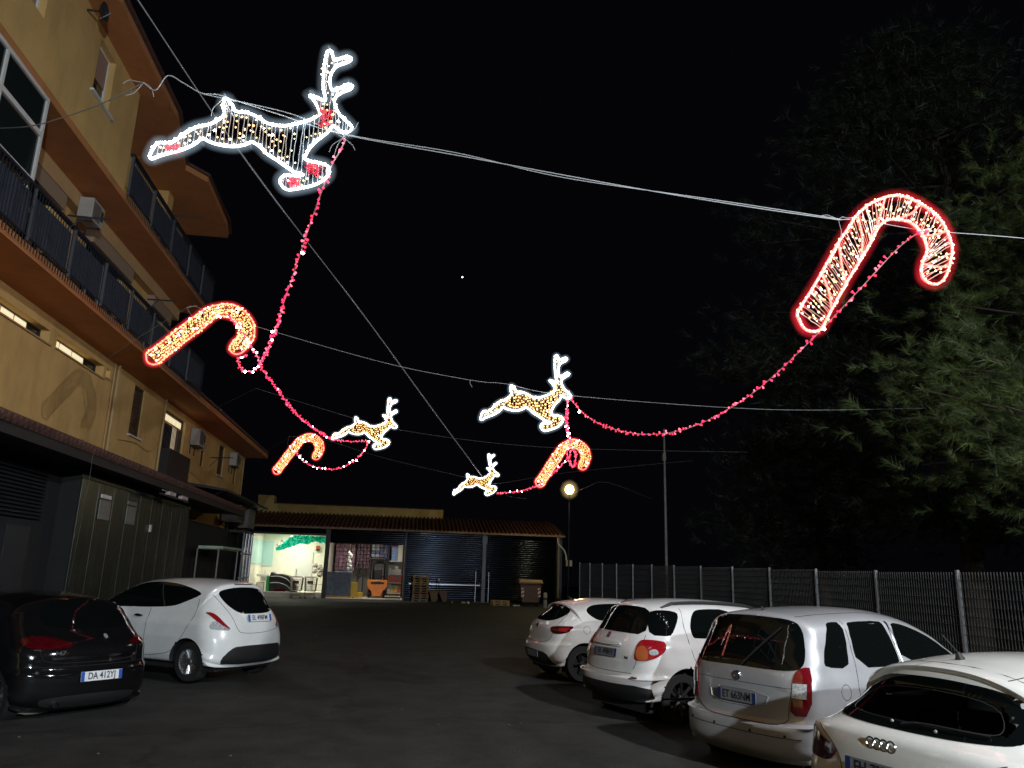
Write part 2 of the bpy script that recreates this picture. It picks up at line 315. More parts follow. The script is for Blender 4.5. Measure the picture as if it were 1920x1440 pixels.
# outlines of glass, lamps, seams and fittings, measured in each car's own frame: (view angle, [(across, up), ...])
FEAT = {
 'hatchback_pearl': {
  'side_glass': (-90, [(2.878,1.056), (2.729,1.162), (2.622,1.225), (2.421,1.353), (2.202,1.445), (1.726,1.477), (1.184,1.438), (0.663,1.327), (0.764,1.259), (0.974,1.179), (1.167,1.107), (1.635,1.075), (2.207,1.063), (2.514,1.050)]),
  'rear_glass': (0, [(0.593,1.327), (0.366,1.400), (-0.119,1.418), (-0.331,1.399), (-0.450,1.210), (-0.483,1.024), (-0.041,1.028), (0.353,1.008), (0.478,1.165)]),
  'hatch_seam': (-20, [(0.699,1.303), (0.572,1.131), (0.456,0.947), (0.387,0.773), (0.302,0.728), (-0.115,0.721), (-0.484,0.775)]),
  'light_red': (-35, [(0.867,1.040), (0.771,1.045), (0.682,0.994), (0.587,0.893), (0.461,0.788), (0.585,0.836), (0.727,0.938), (0.803,1.004)]),
  'light_clear': (-35, [(0.738,0.938), (0.820,0.813), (0.653,0.785), (0.460,0.777), (0.586,0.848)]),
  'lower': (-15, [(0.670,0.363), (0.586,0.428), (0.417,0.534), (-0.438,0.556), (-0.441,0.462), (-0.324,0.436), (0.163,0.414), (0.605,0.394)]),
  'plate': (0, [(0.183,1.003), (-0.377,1.004), (-0.333,0.909), (0.193,0.901)]),
  'door_seam': (-90, [(1.647,1.067), (1.622,0.853), (1.602,0.641), (1.585,0.357)]),
  'door_seam2': (-90, [(0.683,1.238), (0.634,1.017), (0.731,0.759), (0.880,0.520), (1.067,0.403), (1.586,0.345)]),
  'handle': (-90, [(1.967,0.932), (1.883,0.960), (1.715,0.932), (1.820,0.908)]),
  'slot': (0, [(0.160,1.455), (-0.159,1.445)]),
  'wheel': (-90, [(0.532,0.331)]),
  'emblem': (0, [(-0.118,1.097)]),
  'glass_split': (-90, [(1.680,1.460), (1.370,1.098)]),
 },
 'saloon_black': {
  'rear_glass': (0, [(0.266,1.432), (0.056,1.451), (-0.312,1.440), (-0.390,1.401), (-0.462,1.372), (-0.673,1.283), (-0.715,1.159), (-0.664,1.107), (-0.237,1.079), (0.167,1.077), (0.424,1.078), (0.512,1.193), (0.439,1.355)]),
  'side_glass': (-90, [(1.548,1.427), (1.400,1.426), (0.982,1.380), (0.780,1.328), (0.727,1.248), (0.758,1.164), (0.803,1.144)]),
  'light_l': (-25, [(0.832,0.941), (0.790,0.973), (0.688,0.993), (0.537,0.979), (0.369,0.936), (0.278,0.905), (0.285,0.862), (0.385,0.856), (0.599,0.848), (0.726,0.867), (0.791,0.894)]),
  'light_r': (20, [(-0.512,0.889), (-0.668,0.940), (-0.860,0.946), (-0.855,0.931), (-0.798,0.906), (-0.699,0.863), (-0.545,0.874)]),
  'strip': (0, [(0.488,0.759), (-0.598,0.764), (-0.600,0.739), (0.464,0.730)]),
  'num': (-15, [(0.451,0.819), (0.346,0.780)]),
  'emblem': (0, [(-0.195,0.958)]),
  'plate': (0, [(0.180,0.585), (-0.356,0.594), (-0.369,0.479), (0.165,0.469)]),
  'lower': (0, [(0.343,0.324), (-0.576,0.331), (-0.596,0.284), (-0.498,0.246), (0.319,0.281)]),
  'exhaust': (0, [(0.488,0.297), (0.578,0.203), (0.289,0.241)]),
 },
 'hatchback_white': {
  'rear_glass': (0, [(0.451,1.286), (0.211,1.334), (-0.276,1.339), (-0.564,1.269), (-0.540,1.149), (-0.450,1.047), (-0.238,1.022), (0.463,1.041), (0.402,1.176)]),
  'light_r': (35, [(-0.460,0.925), (-0.600,0.949), (-0.861,0.959), (-0.942,0.953), (-0.890,0.856), (-0.728,0.817), (-0.539,0.822)]),
  'side_glass': (90, [(-0.736,1.231), (-0.870,1.311), (-1.080,1.344), (-1.427,1.355), (-1.071,1.144), (-0.943,1.075), (-0.827,1.141)]),
  'plate': (0, [(0.184,0.482), (-0.341,0.503), (-0.306,0.408), (0.239,0.381)]),
  'lower': (15, [(0.366,0.507), (-0.140,0.508), (-0.532,0.488), (-0.636,0.350), (-0.823,0.345), (-0.697,0.310), (-0.001,0.243), (0.450,0.259), (0.420,0.352)]),
  'seam': (20, [(-0.745,1.270), (-0.672,1.149), (-0.679,1.057)]),
  'seam2': (10, [(0.355,0.653), (-0.559,0.649), (-0.773,0.723)]),
  'emblem': (0, [(0.054,0.918)]),
  'antenna': (0, []),
  'wheel': (90, [(-0.492,0.371)]),
 },
 'crossover_white': {
  'rear_glass': (10, [(0.237,1.524), (0.104,1.549), (-0.242,1.542), (-0.487,1.521), (-0.524,1.337), (-0.568,1.151), (0.237,1.171), (0.522,1.196), (0.460,1.271), (0.472,1.408)]),
  'quarter': (60, [(-0.659,1.516), (-0.989,1.474), (-1.006,1.420), (-0.939,1.283), (-0.855,1.158), (-0.815,1.138), (-0.542,1.149), (-0.595,1.321)]),
  'door_glass': (90, [(-1.072,1.473), (-1.206,1.500), (-1.734,1.495), (-1.558,1.406), (-1.103,1.096), (-0.825,1.116), (-0.812,1.141), (-0.921,1.317)]),
  'light_r': (50, [(-0.440,0.845), (-0.466,0.979), (-0.519,1.074), (-0.609,1.092), (-0.820,1.083), (-0.868,1.044), (-0.853,0.954), (-0.766,0.886), (-0.627,0.829), (-0.485,0.820)]),
  'plate': (0, [(0.307,0.951), (-0.219,0.945), (-0.228,0.830), (0.288,0.841)]),
  'trim': (0, [(0.482,1.018), (0.341,1.026), (-0.133,1.033), (-0.245,1.025), (-0.258,0.983), (0.310,0.987)]),
  'emblem': (0, [(0.111,1.120)]),
  'refl1': (0, [(0.746,0.622)]),
  'refl2': (20, [(-0.293,0.634), (-0.466,0.629)]),
  'badge': (0, [(-0.390,0.841)]),
  'lowline': (10, [(0.621,0.599), (0.026,0.615), (-0.529,0.611), (-0.747,0.611)]),
  'hatch': (20, [(-0.585,1.150), (-0.593,1.017), (-0.557,0.780), (-0.515,0.709), (0.537,0.729)]),
  'rail': (90, [(-0.821,1.568), (-1.089,1.609), (-1.177,1.604)]),
  'wheel': (90, []),
 },
 'minivan_silver': {
  'rear_glass': (0, [(0.446,1.542), (0.156,1.563), (-0.303,1.556), (-0.572,1.534), (-0.630,1.483), (-0.667,1.252), (-0.687,1.113), (-0.638,1.048), (-0.453,1.046), (0.021,1.059), (0.600,1.045), (0.635,1.132), (0.630,1.335)]),
  'light_r': (35, [(-0.648,1.039), (-0.730,1.105), (-0.821,1.105), (-0.799,0.669), (-0.598,0.653), (-0.621,0.831)]),
  'light_w': (35, [(-0.640,0.953), (-0.768,0.956), (-0.757,0.818), (-0.624,0.822)]),
  'light_l': (-25, [(0.808,0.925), (0.710,1.068), (0.662,0.811), (0.684,0.670), (0.805,0.838), (0.804,0.890)]),
  'plate': (0, [(0.282,0.821), (-0.326,0.813), (-0.306,0.709), (0.296,0.705)]),
  'recess': (0, [(0.394,0.835), (-0.413,0.838), (-0.346,0.688), (0.352,0.678)]),
  'hatch': (5, [(0.616,1.022), (0.653,0.808), (0.551,0.553), (-0.050,0.548), (-0.611,0.553), (-0.618,0.724), (-0.648,0.865)]),
  'crease': (0, [(0.605,0.886), (-0.634,0.891)]),
  'badge': (0, [(-0.001,0.959)]),
  'bumper_seam': (5, [(0.654,0.441), (0.187,0.448), (-0.615,0.441), (-0.754,0.444)]),
  'quarter': (90, [(-0.716,1.501), (-0.800,1.527), (-0.967,1.527), (-0.914,1.247), (-0.844,1.090), (-0.501,1.109), (-0.496,1.170)]),
  'rdoor': (90, [(-1.025,1.527), (-1.638,1.534), (-1.667,1.497), (-1.729,1.155), (-1.489,1.069), (-0.960,1.077)]),
  'fdoor': (90, [(-1.871,1.514), (-2.191,1.453), (-2.537,1.347), (-2.790,1.199), (-2.404,1.176), (-1.762,1.154)]),
  'seam': (90, [(-0.870,1.080), (-0.861,0.896)]),
  'cap': (90, [(-0.703,0.842)]),
  'handle': (90, [(-0.942,0.960), (-1.074,0.905)]),
  'roof_seam': (90, [(-0.699,1.576), (-0.910,1.594), (-1.782,1.613)]),
  'sens': (0, [(-0.274,0.458), (-0.680,0.465)]),
  'wheel': (90, [(-0.745,0.380)]),
 },
 'hatchback_cream': {
  'rear_glass': (0, [(0.480,1.248), (0.327,1.270), (-0.048,1.278), (-0.347,1.253), (-0.514,1.223), (-0.602,1.197), (-0.644,1.055), (-0.676,0.987), (-0.663,0.952), (-0.535,0.956), (-0.293,0.954), (0.103,0.953), (0.429,0.960), (0.598,0.956), (0.582,1.058), (0.648,1.144)]),
  'light_l': (-30, [(0.773,0.691), (0.776,0.750), (0.705,0.810), (0.581,0.811), (0.404,0.796), (0.349,0.790), (0.382,0.722), (0.435,0.689), (0.703,0.637)]),
  'plate': (0, [(0.289,0.757), (0.307,0.667), (-0.174,0.758)]),
  'rings': (0, [(0.116,0.858), (0.063,0.858), (0.014,0.858), (-0.035,0.861)]),
  'seam': (0, [(0.634,0.815), (0.365,0.790), (0.321,0.781)]),
  'antenna': (0, [(-0.093,1.383)]),
  'roof_seam': (0, [(0.305,1.329), (0.134,1.344), (-0.246,1.343), (-0.484,1.301)]),
  'piv': (0, [(0.064,1.005), (-0.256,0.978)]),
 },
}
# ---------------------------------------------------------------- car materials
M_glass = mat('tinted_glass', (.003,.004,.004), .02, spec=.42, bump=.0)
M_tyre = mat('tyre_rubber', (.012,.012,.012), .85, bump=.3, bscale=90)
M_rim = mat('alloy', (.42,.43,.45), .3, metal=.9)
M_black = mat('black_plastic', (.012,.012,.013), .55, noise=.3, nscale=40)
M_gap = mat('panel_gap_shadow_line', (.01,.01,.01), .9)
M_red = mat('lamp_red', (.30,.008,.016), .12, coat=1, noise=.35, nscale=30)
M_darkred = mat('lamp_dark_red', (.055,.002,.004), .10, coat=1, noise=.3, nscale=25)
M_amber = mat('lamp_amber', (.42,.10,.03), .15, coat=1)
M_clear = mat('lamp_clear', (.42,.44,.46), .12, coat=1, noise=.5, nscale=45)
M_chrome = mat('chrome', (.62,.63,.65), .12, metal=1)
M_plate = mat('plate_white', (.74,.76,.78), .35, noise=.06, nscale=30)
M_plate2 = mat('plate_dull', (.17,.18,.20), .5, noise=.12, nscale=30)
M_pblue2 = mat('plate_blue_dull', (.012,.03,.12), .5)
M_pblue = mat('plate_blue', (.02,.09,.42), .4)
M_ink = mat('plate_ink', (.012,.013,.02), .5)
def paint(name, col, rough=.32, metal=0.0, dirt=.10):
    m = mat(name, col, rough, metal, noise=dirt, nscale=2.2, coat=1.0)
    nt = m.node_tree; p = nt.nodes['Principled BSDF']
    tc = nt.nodes.new('ShaderNodeTexCoord'); n = nt.nodes.new('ShaderNodeTexNoise'); n.inputs['Scale'].default_value = 22; n.inputs['Detail'].default_value = 8
    mr = nt.nodes.new('ShaderNodeMapRange'); mr.inputs[1].default_value = .35; mr.inputs[2].default_value = .75
    mr.inputs[3].default_value = .03; mr.inputs[4].default_value = .16
    nt.links.new(tc.outputs['Object'], n.inputs['Vector']); nt.links.new(n.outputs['Fac'], mr.inputs[0]); nt.links.new(mr.outputs[0], p.inputs['Coat Roughness'])
    return m
PAINT = {'saloon_black': paint('paint_black', (.002,.002,.0025), .7), 'hatchback_pearl': paint('paint_pearl', (.76,.78,.78), .3),
 'hatchback_white': paint('paint_white', (.72,.70,.68), .35), 'crossover_white': paint('paint_bright_white', (.74,.73,.73), .35),
 'minivan_silver': paint('paint_silver', (.54,.55,.58), .42, .45), 'hatchback_cream': paint('paint_cream', (.70,.70,.67), .32)}

PAINT['saloon_black'].node_tree.nodes['Principled BSDF'].inputs['Specular IOR Level'].default_value = .08
def body_mesh(c):
    """shell with open wheel wells: vertices inside a wheel circle go inwards, those near its rim snap onto it"""
    V = [list(v) for v in c['V']]; R = c['wr']+.055; inn = set()
    for vi, v in enumerate(V):
        if abs(v[1]) < .5: continue
        for wx in c['wheel']:
            dx, dz = v[0]-wx, max(0.0, v[2]-c['wr']); d = hypot(dx, dz)
            if d < R-.018: v[1] = math.copysign(.50, v[1]); inn.add(vi)
            elif d < R+.018:
                v[0] = wx+dx*R/d
                if dz > 0: v[2] = c['wr']+dz*R/d
    return V, c['F'], [1 if any(i in inn for i in f) else 0 for f in c['F']]
def densify(poly, step, closed=True):
    out = []; n = len(poly)
    for i in range(n if closed else n-1):
        a, b = poly[i], poly[(i+1) % n]; L = hypot(b[0]-a[0], b[1]-a[1]); k = max(1, int(L/step))
        out += [(a[0]+(b[0]-a[0])*j/k, a[1]+(b[1]-a[1])*j/k) for j in range(k)]
    if not closed: out.append(poly[-1])
    return out
def cast(c, h, z, a, off):
    ca, sa = cos(a), sin(a); v = Vector((ca, sa, 0)); hx = Vector((-sa, ca, 0))
    mid = Vector((c['L']/2, 0, 0)); mid = mid - hx*mid.dot(hx) - v*0
    o = hx*h + Vector((0,0,z)) + v*(mid.dot(v)-6)
    q = c['bvh'].ray_cast(o, v, 12)
    if q[0] is None:
        q = c['bvh'].find_nearest(o+v*4.0)
    n = q[1]
    if n.dot(v) > 0: n = -n
    return q[0]+n*off
def patch(c, parent, name, m, ang, poly, off=.004, rnd=2, step=.035, rim=.012, clear=None):
    a = radians(ang)
    if rnd: poly = chaikin(poly, rnd)
    B = densify(poly, step); n = len(B)
    xs = [p[0] for p in B]; ys = [p[1] for p in B]
    def inside(x, y, P=B):
        r = False; k = len(P)
        for i in range(k):
            x1, y1 = P[i]; x2, y2 = P[(i+1) % k]
            if (y1 > y) != (y2 > y) and x < (x2-x1)*(y-y1)/(y2-y1)+x1: r = not r
        return r
    pts = [Vector(p) for p in B]
    gx = min(xs)+step/2
    while gx < max(xs):
        gy = min(ys)+step/2
        while gy < max(ys):
            if inside(gx, gy) and min((gx-p[0])**2+(gy-p[1])**2 for p in B) > (step*.45)**2: pts.append(Vector((gx, gy)))
            gy += step
        gx += step
    r = delaunay_2d_cdt(pts, [(i, (i+1) % n) for i in range(n)], [], 1, 1e-5)
    v2, _, fs = r[0], r[1], r[2]
    mb = MB(); top = [cast(c, p.x, p.y, a, off) for p in v2]
    fs = [tuple(f) for f in fs]
    nn = len(top); mb.add(top, fs)
    # rim down into the body, so the piece has thickness
    cnt = {}
    for f in fs:
        for i in range(len(f)):
            e = (f[i], f[(i+1) % len(f)]); cnt[tuple(sorted(e))] = cnt.get(tuple(sorted(e)), 0)+1
    edge = [e for e, k in cnt.items() if k == 1]; ids = sorted({i for e in edge for i in e}); mp = {j: nn+k for k, j in enumerate(ids)}
    mb.v += [tuple(cast(c, v2[j].x, v2[j].y, a, off-rim)) for j in ids]
    for i, j in edge: mb.f.append((i, j, mp[j], mp[i])); mb.mi.append(0)
    if clear:                                       # a see-through centre inside an opaque printed border
        P2, m2 = clear
        for k, f in enumerate(fs):
            if inside(sum(v2[i].x for i in f)/3, sum(v2[i].y for i in f)/3, P2): mb.mi[k] = 1
        return mb.build(name, [m, m2], parent, smooth=True)
    return mb.build(name, m, parent, smooth=True)
def seam(c, parent, name, m, ang, line, r=.004, closed=False, rnd=2, off=0.0):
    a = radians(ang)
    if rnd: line = chaikin(line, rnd, closed)
    P = [cast(c, h, z, a, off) for h, z in densify(line, .05, closed)]
    mb = MB(); mb.tube(P, r, 4, closed=closed, cap=not closed); return mb.build(name, m, parent, smooth=True)
def mirror(ang, poly): return -ang, [(-h, z) for h, z in poly]
def wheel(c, parent, wx, side, spokes=7, bright=True):
    r = c['wr']; y = side*(lerp_prof(c['W'], r)-.135)
    root = bpy.data.objects.new('wheel', None); COL.objects.link(root); root.parent = parent; root.location = (wx, y, r)
    root.rotation_euler = (0, 0, 0 if side > 0 else pi)
    t = MB(); w_ = .10; ri = r*.66
    t.lathe([(ri,-w_),(r*.93,-w_*.98),(r*.985,-w_*.8),(r,-w_*.4),(r,w_*.4),(r*.985,w_*.8),(r*.93,w_*.98),(ri,w_),(ri,w_*.6),(ri,-w_)], n=40, axis='y')
    t.build('tyre', M_tyre, root, smooth=True)
    b = MB(); b.lathe([(ri+.004,w_*.95),(ri-.012,w_*.97),(ri-.022,w_*.6),(ri-.03,-.02)], n=40, axis='y')
    b.lathe([(0.0,w_*.78),(.035,w_*.78),(.055,w_*.62),(.06,.0)], n=20, axis='y')
    for k in range(spokes):
        a = 2*pi*k/spokes
        for d in ((-.13, .10) if spokes > 9 else (-.05, .05)):
            p0 = (.05*cos(a), w_*.60, .05*sin(a)); p1 = ((ri-.02)*cos(a+d), w_*.82, (ri-.02)*sin(a+d))
            b.tube([p0, p1], [.012, .009] if spokes > 9 else [.020,.017], 4)
    b.build('rim', M_rim if bright else M_black, root, smooth=True)
    d = MB(); d.lathe([(0,-.02),(ri-.02,-.02),(ri-.02,.0),(0,.0)], n=28, axis='y'); d.build('brake_disc', M_gap, root)
    return root
def plate(c, parent, txt, yc, zc, ang=0, tilt=0.0, m=M_plate):
    p = cast(c, yc, zc, radians(ang), .012); q = cast(c, yc, zc+.05, radians(ang), .012); r_ = cast(c, yc, zc-.05, radians(ang), .012)
    x = min(q.x, r_.x, p.x)-.004; lean = math.atan2(q.x-r_.x, .10)
    b = MB(); b.cbox((0,0,0), (.008, .52, .11))
    o = b.build('licence_plate', m, parent, bevel=.002); o.location = (x-.008 + abs(math.sin(lean))*.01, yc, zc); o.rotation_euler = (0, lean*.6, 0)
    for s in (1, -1):
        k = MB(); k.cbox((-.0045, s*.2375, 0), (.003, .043, .106)); k.build('blue_band', M_pblue2 if m is M_plate2 else M_pblue, o)
    if txt: text_mesh(txt, .108, M_ink, o, (-.0055, 0.0, -.001), (pi/2, 0, -pi/2), 'lettering', .80, .0008)
    return o
def mirror_arm(c, parent, side, x=2.55, z=.98):
    w0 = lerp_prof(c['W'], z); b = MB()
    b.tube([(x, side*(w0-.06), z-.02), (x-.02, side*(w0+.06), z+.01)], .03, 6)
    o = b.build('door_mirror', M_black, parent, smooth=True)
    h = MB(); n = 10
    h.tube([(x-.03, side*(w0+.03), z+.05), (x-.04, side*(w0+.08), z+.05), (x-.04, side*(w0+.16), z+.05), (x-.03, side*(w0+.20), z+.05)], [.04,.075,.08,.045], 10)
    h.build('mirror_shell', c['paint'], o, smooth=True)
    return o
def cpip(x, y, P):
    r = False; n = len(P)
    for i in range(n):
        x1, y1 = P[i]; x2, y2 = P[(i+1) % n]
        if (y1 > y) != (y2 > y) and x < (x2-x1)*(y-y1)/(y2-y1)+x1: r = not r
    return r
def clear_glass(name, tint):
    m = bpy.data.materials.new(name); m.use_nodes = True; nt = m.node_tree; nt.nodes.clear(); L = nt.links.new
    o = nt.nodes.new('ShaderNodeOutputMaterial'); t = nt.nodes.new('ShaderNodeBsdfTransparent'); t.inputs[0].default_value = (*tint, 1)
    g = nt.nodes.new('ShaderNodeBsdfGlossy'); g.inputs['Roughness'].default_value = .02; x = nt.nodes.new('ShaderNodeMixShader')
    f = nt.nodes.new('ShaderNodeFresnel'); f.inputs[0].default_value = 1.45; L(f.outputs[0], x.inputs[0]); L(t.outputs[0], x.inputs[1]); L(g.outputs[0], x.inputs[2]); L(x.outputs[0], o.inputs[0]); return m
def fogged_glass(name):
    m = bpy.data.materials.new(name); m.use_nodes = True; nt = m.node_tree; nt.nodes.clear(); L = nt.links.new
    o = nt.nodes.new('ShaderNodeOutputMaterial'); t = nt.nodes.new('ShaderNodeBsdfTranslucent'); t.inputs[0].default_value = (.20,.25,.22,1)
    g = nt.nodes.new('ShaderNodeBsdfGlossy'); g.inputs['Roughness'].default_value = .03; x = nt.nodes.new('ShaderNodeMixShader'); x.inputs[0].default_value = .06
    L(t.outputs[0], x.inputs[1]); L(g.outputs[0], x.inputs[2]); L(x.outputs[0], o.inputs[0]); return m
def start_car(key, name, label, cut=None):
    c = CARS[key]; c['paint'] = PAINT[key]
    root = thing(name, label, 'car', group='cars parked along both sides of the lot'); root.matrix_world = c['M']
    mb = MB(); mb.v, mb.f, mb.mi = body_mesh(c); mb.v = [tuple(v) for v in mb.v]
    if cut:
        keep = []
        for f, q in zip(mb.f, mb.mi):
            cx, cy, cz = [sum(mb.v[i][a] for i in f)/4 for a in range(3)]
            if not any((lo < cx < hi and cpip(cy, cz, P)) if lo is not None else (cy > .3 and cpip(cx, cz, P)) for lo, hi, P in cut): keep.append((f, q))
        mb.f = [k[0] for k in keep]; mb.mi = [k[1] for k in keep]
    mb.build('body', [c['paint'], M_black], root, smooth=True)
    u = MB(); u.box(.25, c['L']-.25, -.62, .62, .17, .34) if not cut else u.box(.30, c['L']-.3, -.60, .60, .17, .80); u.build('underbody', M_gap, root)
    return c, root
def finish_car(c, root, key, spokes=7, bright=True, wind=True):
    for wx in c['wheel']:
        for s in (1, -1): wheel(c, root, wx, s, spokes, bright)
    top = max(z for x, z in c['sil'])
    if wind:
        patch(c, root, 'windscreen', M_glass, 180, [(-.60,1.03),(.60,1.03),(.50,top-.12),(-.50,top-.12)], step=.06)
    for s in (1, -1): mirror_arm(c, root, s, c['L']*.64, 1.0)
def F_(key, nm): return FEAT[key][nm]
def both(c, root, name, m, f, **kw):
    o = patch(c, root, name, m, f[0], f[1], **kw)
    a, p = mirror(*f); patch(c, root, name, m, a, p, **kw)
    return o

# ---- pearl white small hatchback, left row
k = 'hatchback_pearl'
c, r = start_car(k, 'parked_hatchback', 'pearl white rounded hatchback on the left, its black rear window over a blue-tinted plate')
both(c, r, 'side_window', M_glass, F_(k,'side_glass'))
f = F_(k,'rear_glass')[1]; sym = [(h+.04, z) for h, z in f]
patch(c, r, 'rear_window', M_glass, 0, [(.50,1.345),(.33,1.405),(0,1.425),(-.33,1.405),(-.50,1.345),(-.60,1.18),(-.56,1.06),(-.34,1.02),(0,1.015),(.30,1.02),(.46,1.17)], rnd=2)
both(c, r, 'tail_light', M_red, F_(k,'light_red'), rnd=1, step=.02, off=.008)
both(c, r, 'lamp_lens', M_clear, F_(k,'light_clear'), rnd=1, step=.02, off=.006)
for fs in ('door_seam','door_seam2'):
    a, p = F_(k,fs); seam(c, r, 'door_gap', M_gap, a, p); seam(c, r, 'door_gap', M_gap, -a, [(-h, z) for h, z in p])
a, p = F_(k,'hatch_seam'); seam(c, r, 'hatch_gap', M_gap, a, p)
patch(c, r, 'lower_bumper', M_black, -10, [(.66,.36),(.52,.50),(.40,.545),(-.40,.545),(-.56,.54),(-.66,.40),(-.60,.27),(.62,.27)], rnd=1, off=.006)
a, p = F_(k,'handle'); patch(c, r, 'door_handle', M_chrome, a, [(h, z) for h, z in p], rnd=1, off=.022, step=.02, rim=.03)
a, p = F_(k,'glass_split'); seam(c, r, 'window_pillar', M_gap, a, p, r=.014, off=.004)
patch(c, r, 'brake_light', M_darkred, 0, [(.20,1.475),(.20,1.46),(-.20,1.46),(-.20,1.475)], rnd=0, off=.008, step=.03)
plate(c, r, 'EL 498FM', -.075, .953)
patch(c, r, 'emblem', M_chrome, 0, [(-.04+.035*cos(t*pi/4), 1.11+.035*sin(t*pi/4)) for t in range(8)], off=.010, step=.02)
finish_car(c, r, k, 14)

# ---- black saloon-nosed hatchback, near left
k = 'saloon_black'
c, r = start_car(k, 'parked_sports_hatchback', 'glossy black hatchback at the left edge with slim red tail lights and a round emblem')
both(c, r, 'side_window', M_glass, (-90, [(.86,1.17),(.89,1.30),(1.1,1.37),(1.6,1.405),(2.05,1.39),(2.45,1.26),(2.75,1.09),(2.0,1.06),(.95,1.10)]))
patch(c, r, 'rear_window', M_glass, 0, [(.50,1.20),(.40,1.35),(.15,1.40),(-.15,1.40),(-.40,1.35),(-.58,1.22),(-.62,1.12),(-.50,1.07),(0,1.05),(.44,1.07)])
patch(c, r, 'tail_light', M_darkred, *F_(k,'light_l'), off=.008, step=.025)
patch(c, r, 'tail_light', M_darkred, 25, [(-.50,.885),(-.62,.925),(-.78,.945),(-.85,.93),(-.84,.885),(-.70,.86),(-.55,.865)], off=.008, step=.025)
patch(c, r, 'chrome_strip', M_chrome, 0, F_(k,'strip')[1], off=.012, rnd=0, step=.05)
patch(c, r, 'lower_bumper', M_black, 0, [(.55,.33),(-.60,.33),(-.62,.24),(-.40,.19),(.40,.19),(.58,.25)], off=.006)
plate(c, r, 'DA 412YJ', -.09, .53)
for s in (1,): 
    seam(c, r, 'hatch_gap', M_gap, 0, [(.62,1.0),(.60,.80),(.56,.70),(0,.685),(-.56,.70),(-.62,.80),(-.64,1.0)])
    seam(c, r, 'bumper_gap', M_gap, 0, [(.74,.66),(0,.645),(-.74,.66)])
patch(c, r, 'emblem', M_chrome, 0, [(-.195+.042*cos(t*pi/6), .958+.042*sin(t*pi/6)) for t in range(12)], off=.014, step=.02)
patch(c, r, 'emblem_face', mat('emblem_green_grey', (.20,.24,.22), .3), 0, [(-.195+.026*cos(t*pi/6), .958+.026*sin(t*pi/6)) for t in range(12)], off=.018, step=.02)
p0 = cast(c, .41, .80, radians(-15), .006)
t = text_mesh('147', .075, M_chrome, r, p0, (pi/2, 0, -pi/2-.25), 'model_number', 1.1, .004)
e = MB(); e.lathe([(.03,-.10),(.034,-.11),(.034,.12),(0,.12)], c=(.12,.40,.235), n=14, axis='x'); e.build('exhaust_pipe', M_chrome, r, smooth=True)
e = MB(); e.lathe([(0,-.20),(.05,-.19),(.075,-.12),(.08,0),(.075,.12),(.05,.19),(0,.20)], c=(.34,.44,.19), n=16, axis='y'); e.build('silencer', mat('silencer_steel', (.62,.60,.50), .5, .3, noise=.2, nscale=20), r, smooth=True)
finish_car(c, r, k, 5)

# ---- white hatchback, far right
k = 'hatchback_white'
c, r = start_car(k, 'parked_hatchback', 'white hatchback farthest down the right row, slit red tail lights and a shark-fin aerial')
patch(c, r, 'rear_window', M_glass, 0, [(.46,1.05),(.52,1.12),(.50,1.20),(.38,1.285),(0,1.315),(-.38,1.285),(-.52,1.21),(-.54,1.14),(-.45,1.05),(-.238,1.02),(.238,1.02)])
both(c, r, 'tail_light', M_darkred, F_(k,'light_r'), off=.008, step=.025)
both(c, r, 'lamp_lens', M_red, (35, [(-.70,.925),(-.86,.935),(-.90,.92),(-.82,.87),(-.70,.86)]), off=.011, step=.02)
both(c, r, 'side_window', M_glass, (90, [(-.736,1.231),(-.87,1.311),(-1.08,1.344),(-1.43,1.36),(-2.0,1.34),(-2.6,1.14),(-2.75,1.06),(-1.07,1.06),(-.943,1.075),(-.827,1.141)]))
patch(c, r, 'lower_bumper', M_black, 5, [(.60,.50),(.30,.515),(-.14,.508),(-.53,.488),(-.62,.36),(-.70,.27),(.66,.27),(.64,.36)], off=.006, rnd=1)
seam(c, r, 'hatch_gap', M_gap, 0, [(.54,1.15),(.62,.95),(.52,.66),(0,.645),(-.52,.66),(-.62,.95),(-.54,1.15)])
seam(c, r, 'fuel_flap_gap', M_gap, 90, [(-.70+.07*cos(t*pi/5), .90+.07*sin(t*pi/5)) for t in range(10)], closed=True, r=.003)
plate(c, r, '', -.02, .44, m=M_plate2)
b = MB(); q = cast(c, .054, .918, 0, 0); b.prism([(.054, .868), (.022,.918), (.054,.968), (.086,.918)], 0, q.x-.012, q.x+.02); b.build('emblem', M_chrome, r, bevel=.004)
b = MB(); b.tube([(.80,0,1.385), (.70,0,1.46)], [.03,.006], 6); b.build('aerial', M_black, r)
finish_car(c, r, k, 5, False)

# ---- white crossover with roof rails
k = 'crossover_white'
c, r = start_car(k, 'parked_crossover', 'white crossover with black roof rails and large red and amber tail light')
patch(c, r, 'rear_window', M_glass, 0, [(.53,1.21),(.50,1.36),(.44,1.47),(.16,1.51),(-.16,1.51),(-.42,1.485),(-.50,1.35),(-.54,1.15),(-.20,1.155),(.32,1.165),(.52,1.165)], rnd=1)
both(c, r, 'quarter_window', M_glass, (60, [(-.60,1.44),(-.75,1.475),(-.96,1.46),(-1.02,1.42),(-.97,1.28),(-.89,1.16),(-.83,1.145),(-.60,1.15),(-.585,1.30)]), rnd=1)
both(c, r, 'door_window', M_glass, (90, [(-.96,1.30),(-1.05,1.44),(-1.20,1.495),(-1.85,1.49),(-1.88,1.12),(-1.0,1.11),(-.93,1.14)]))
both(c, r, 'door_window', M_glass, (90, [(-1.95,1.12),(-1.93,1.49),(-2.25,1.44),(-2.72,1.17),(-2.74,1.12)]), rnd=1)
lf = F_(k,'light_r')
both(c, r, 'tail_light', M_red, lf, off=.012, step=.03)
xs = [h for h, z in lf[1]]; x0 = max(xs)
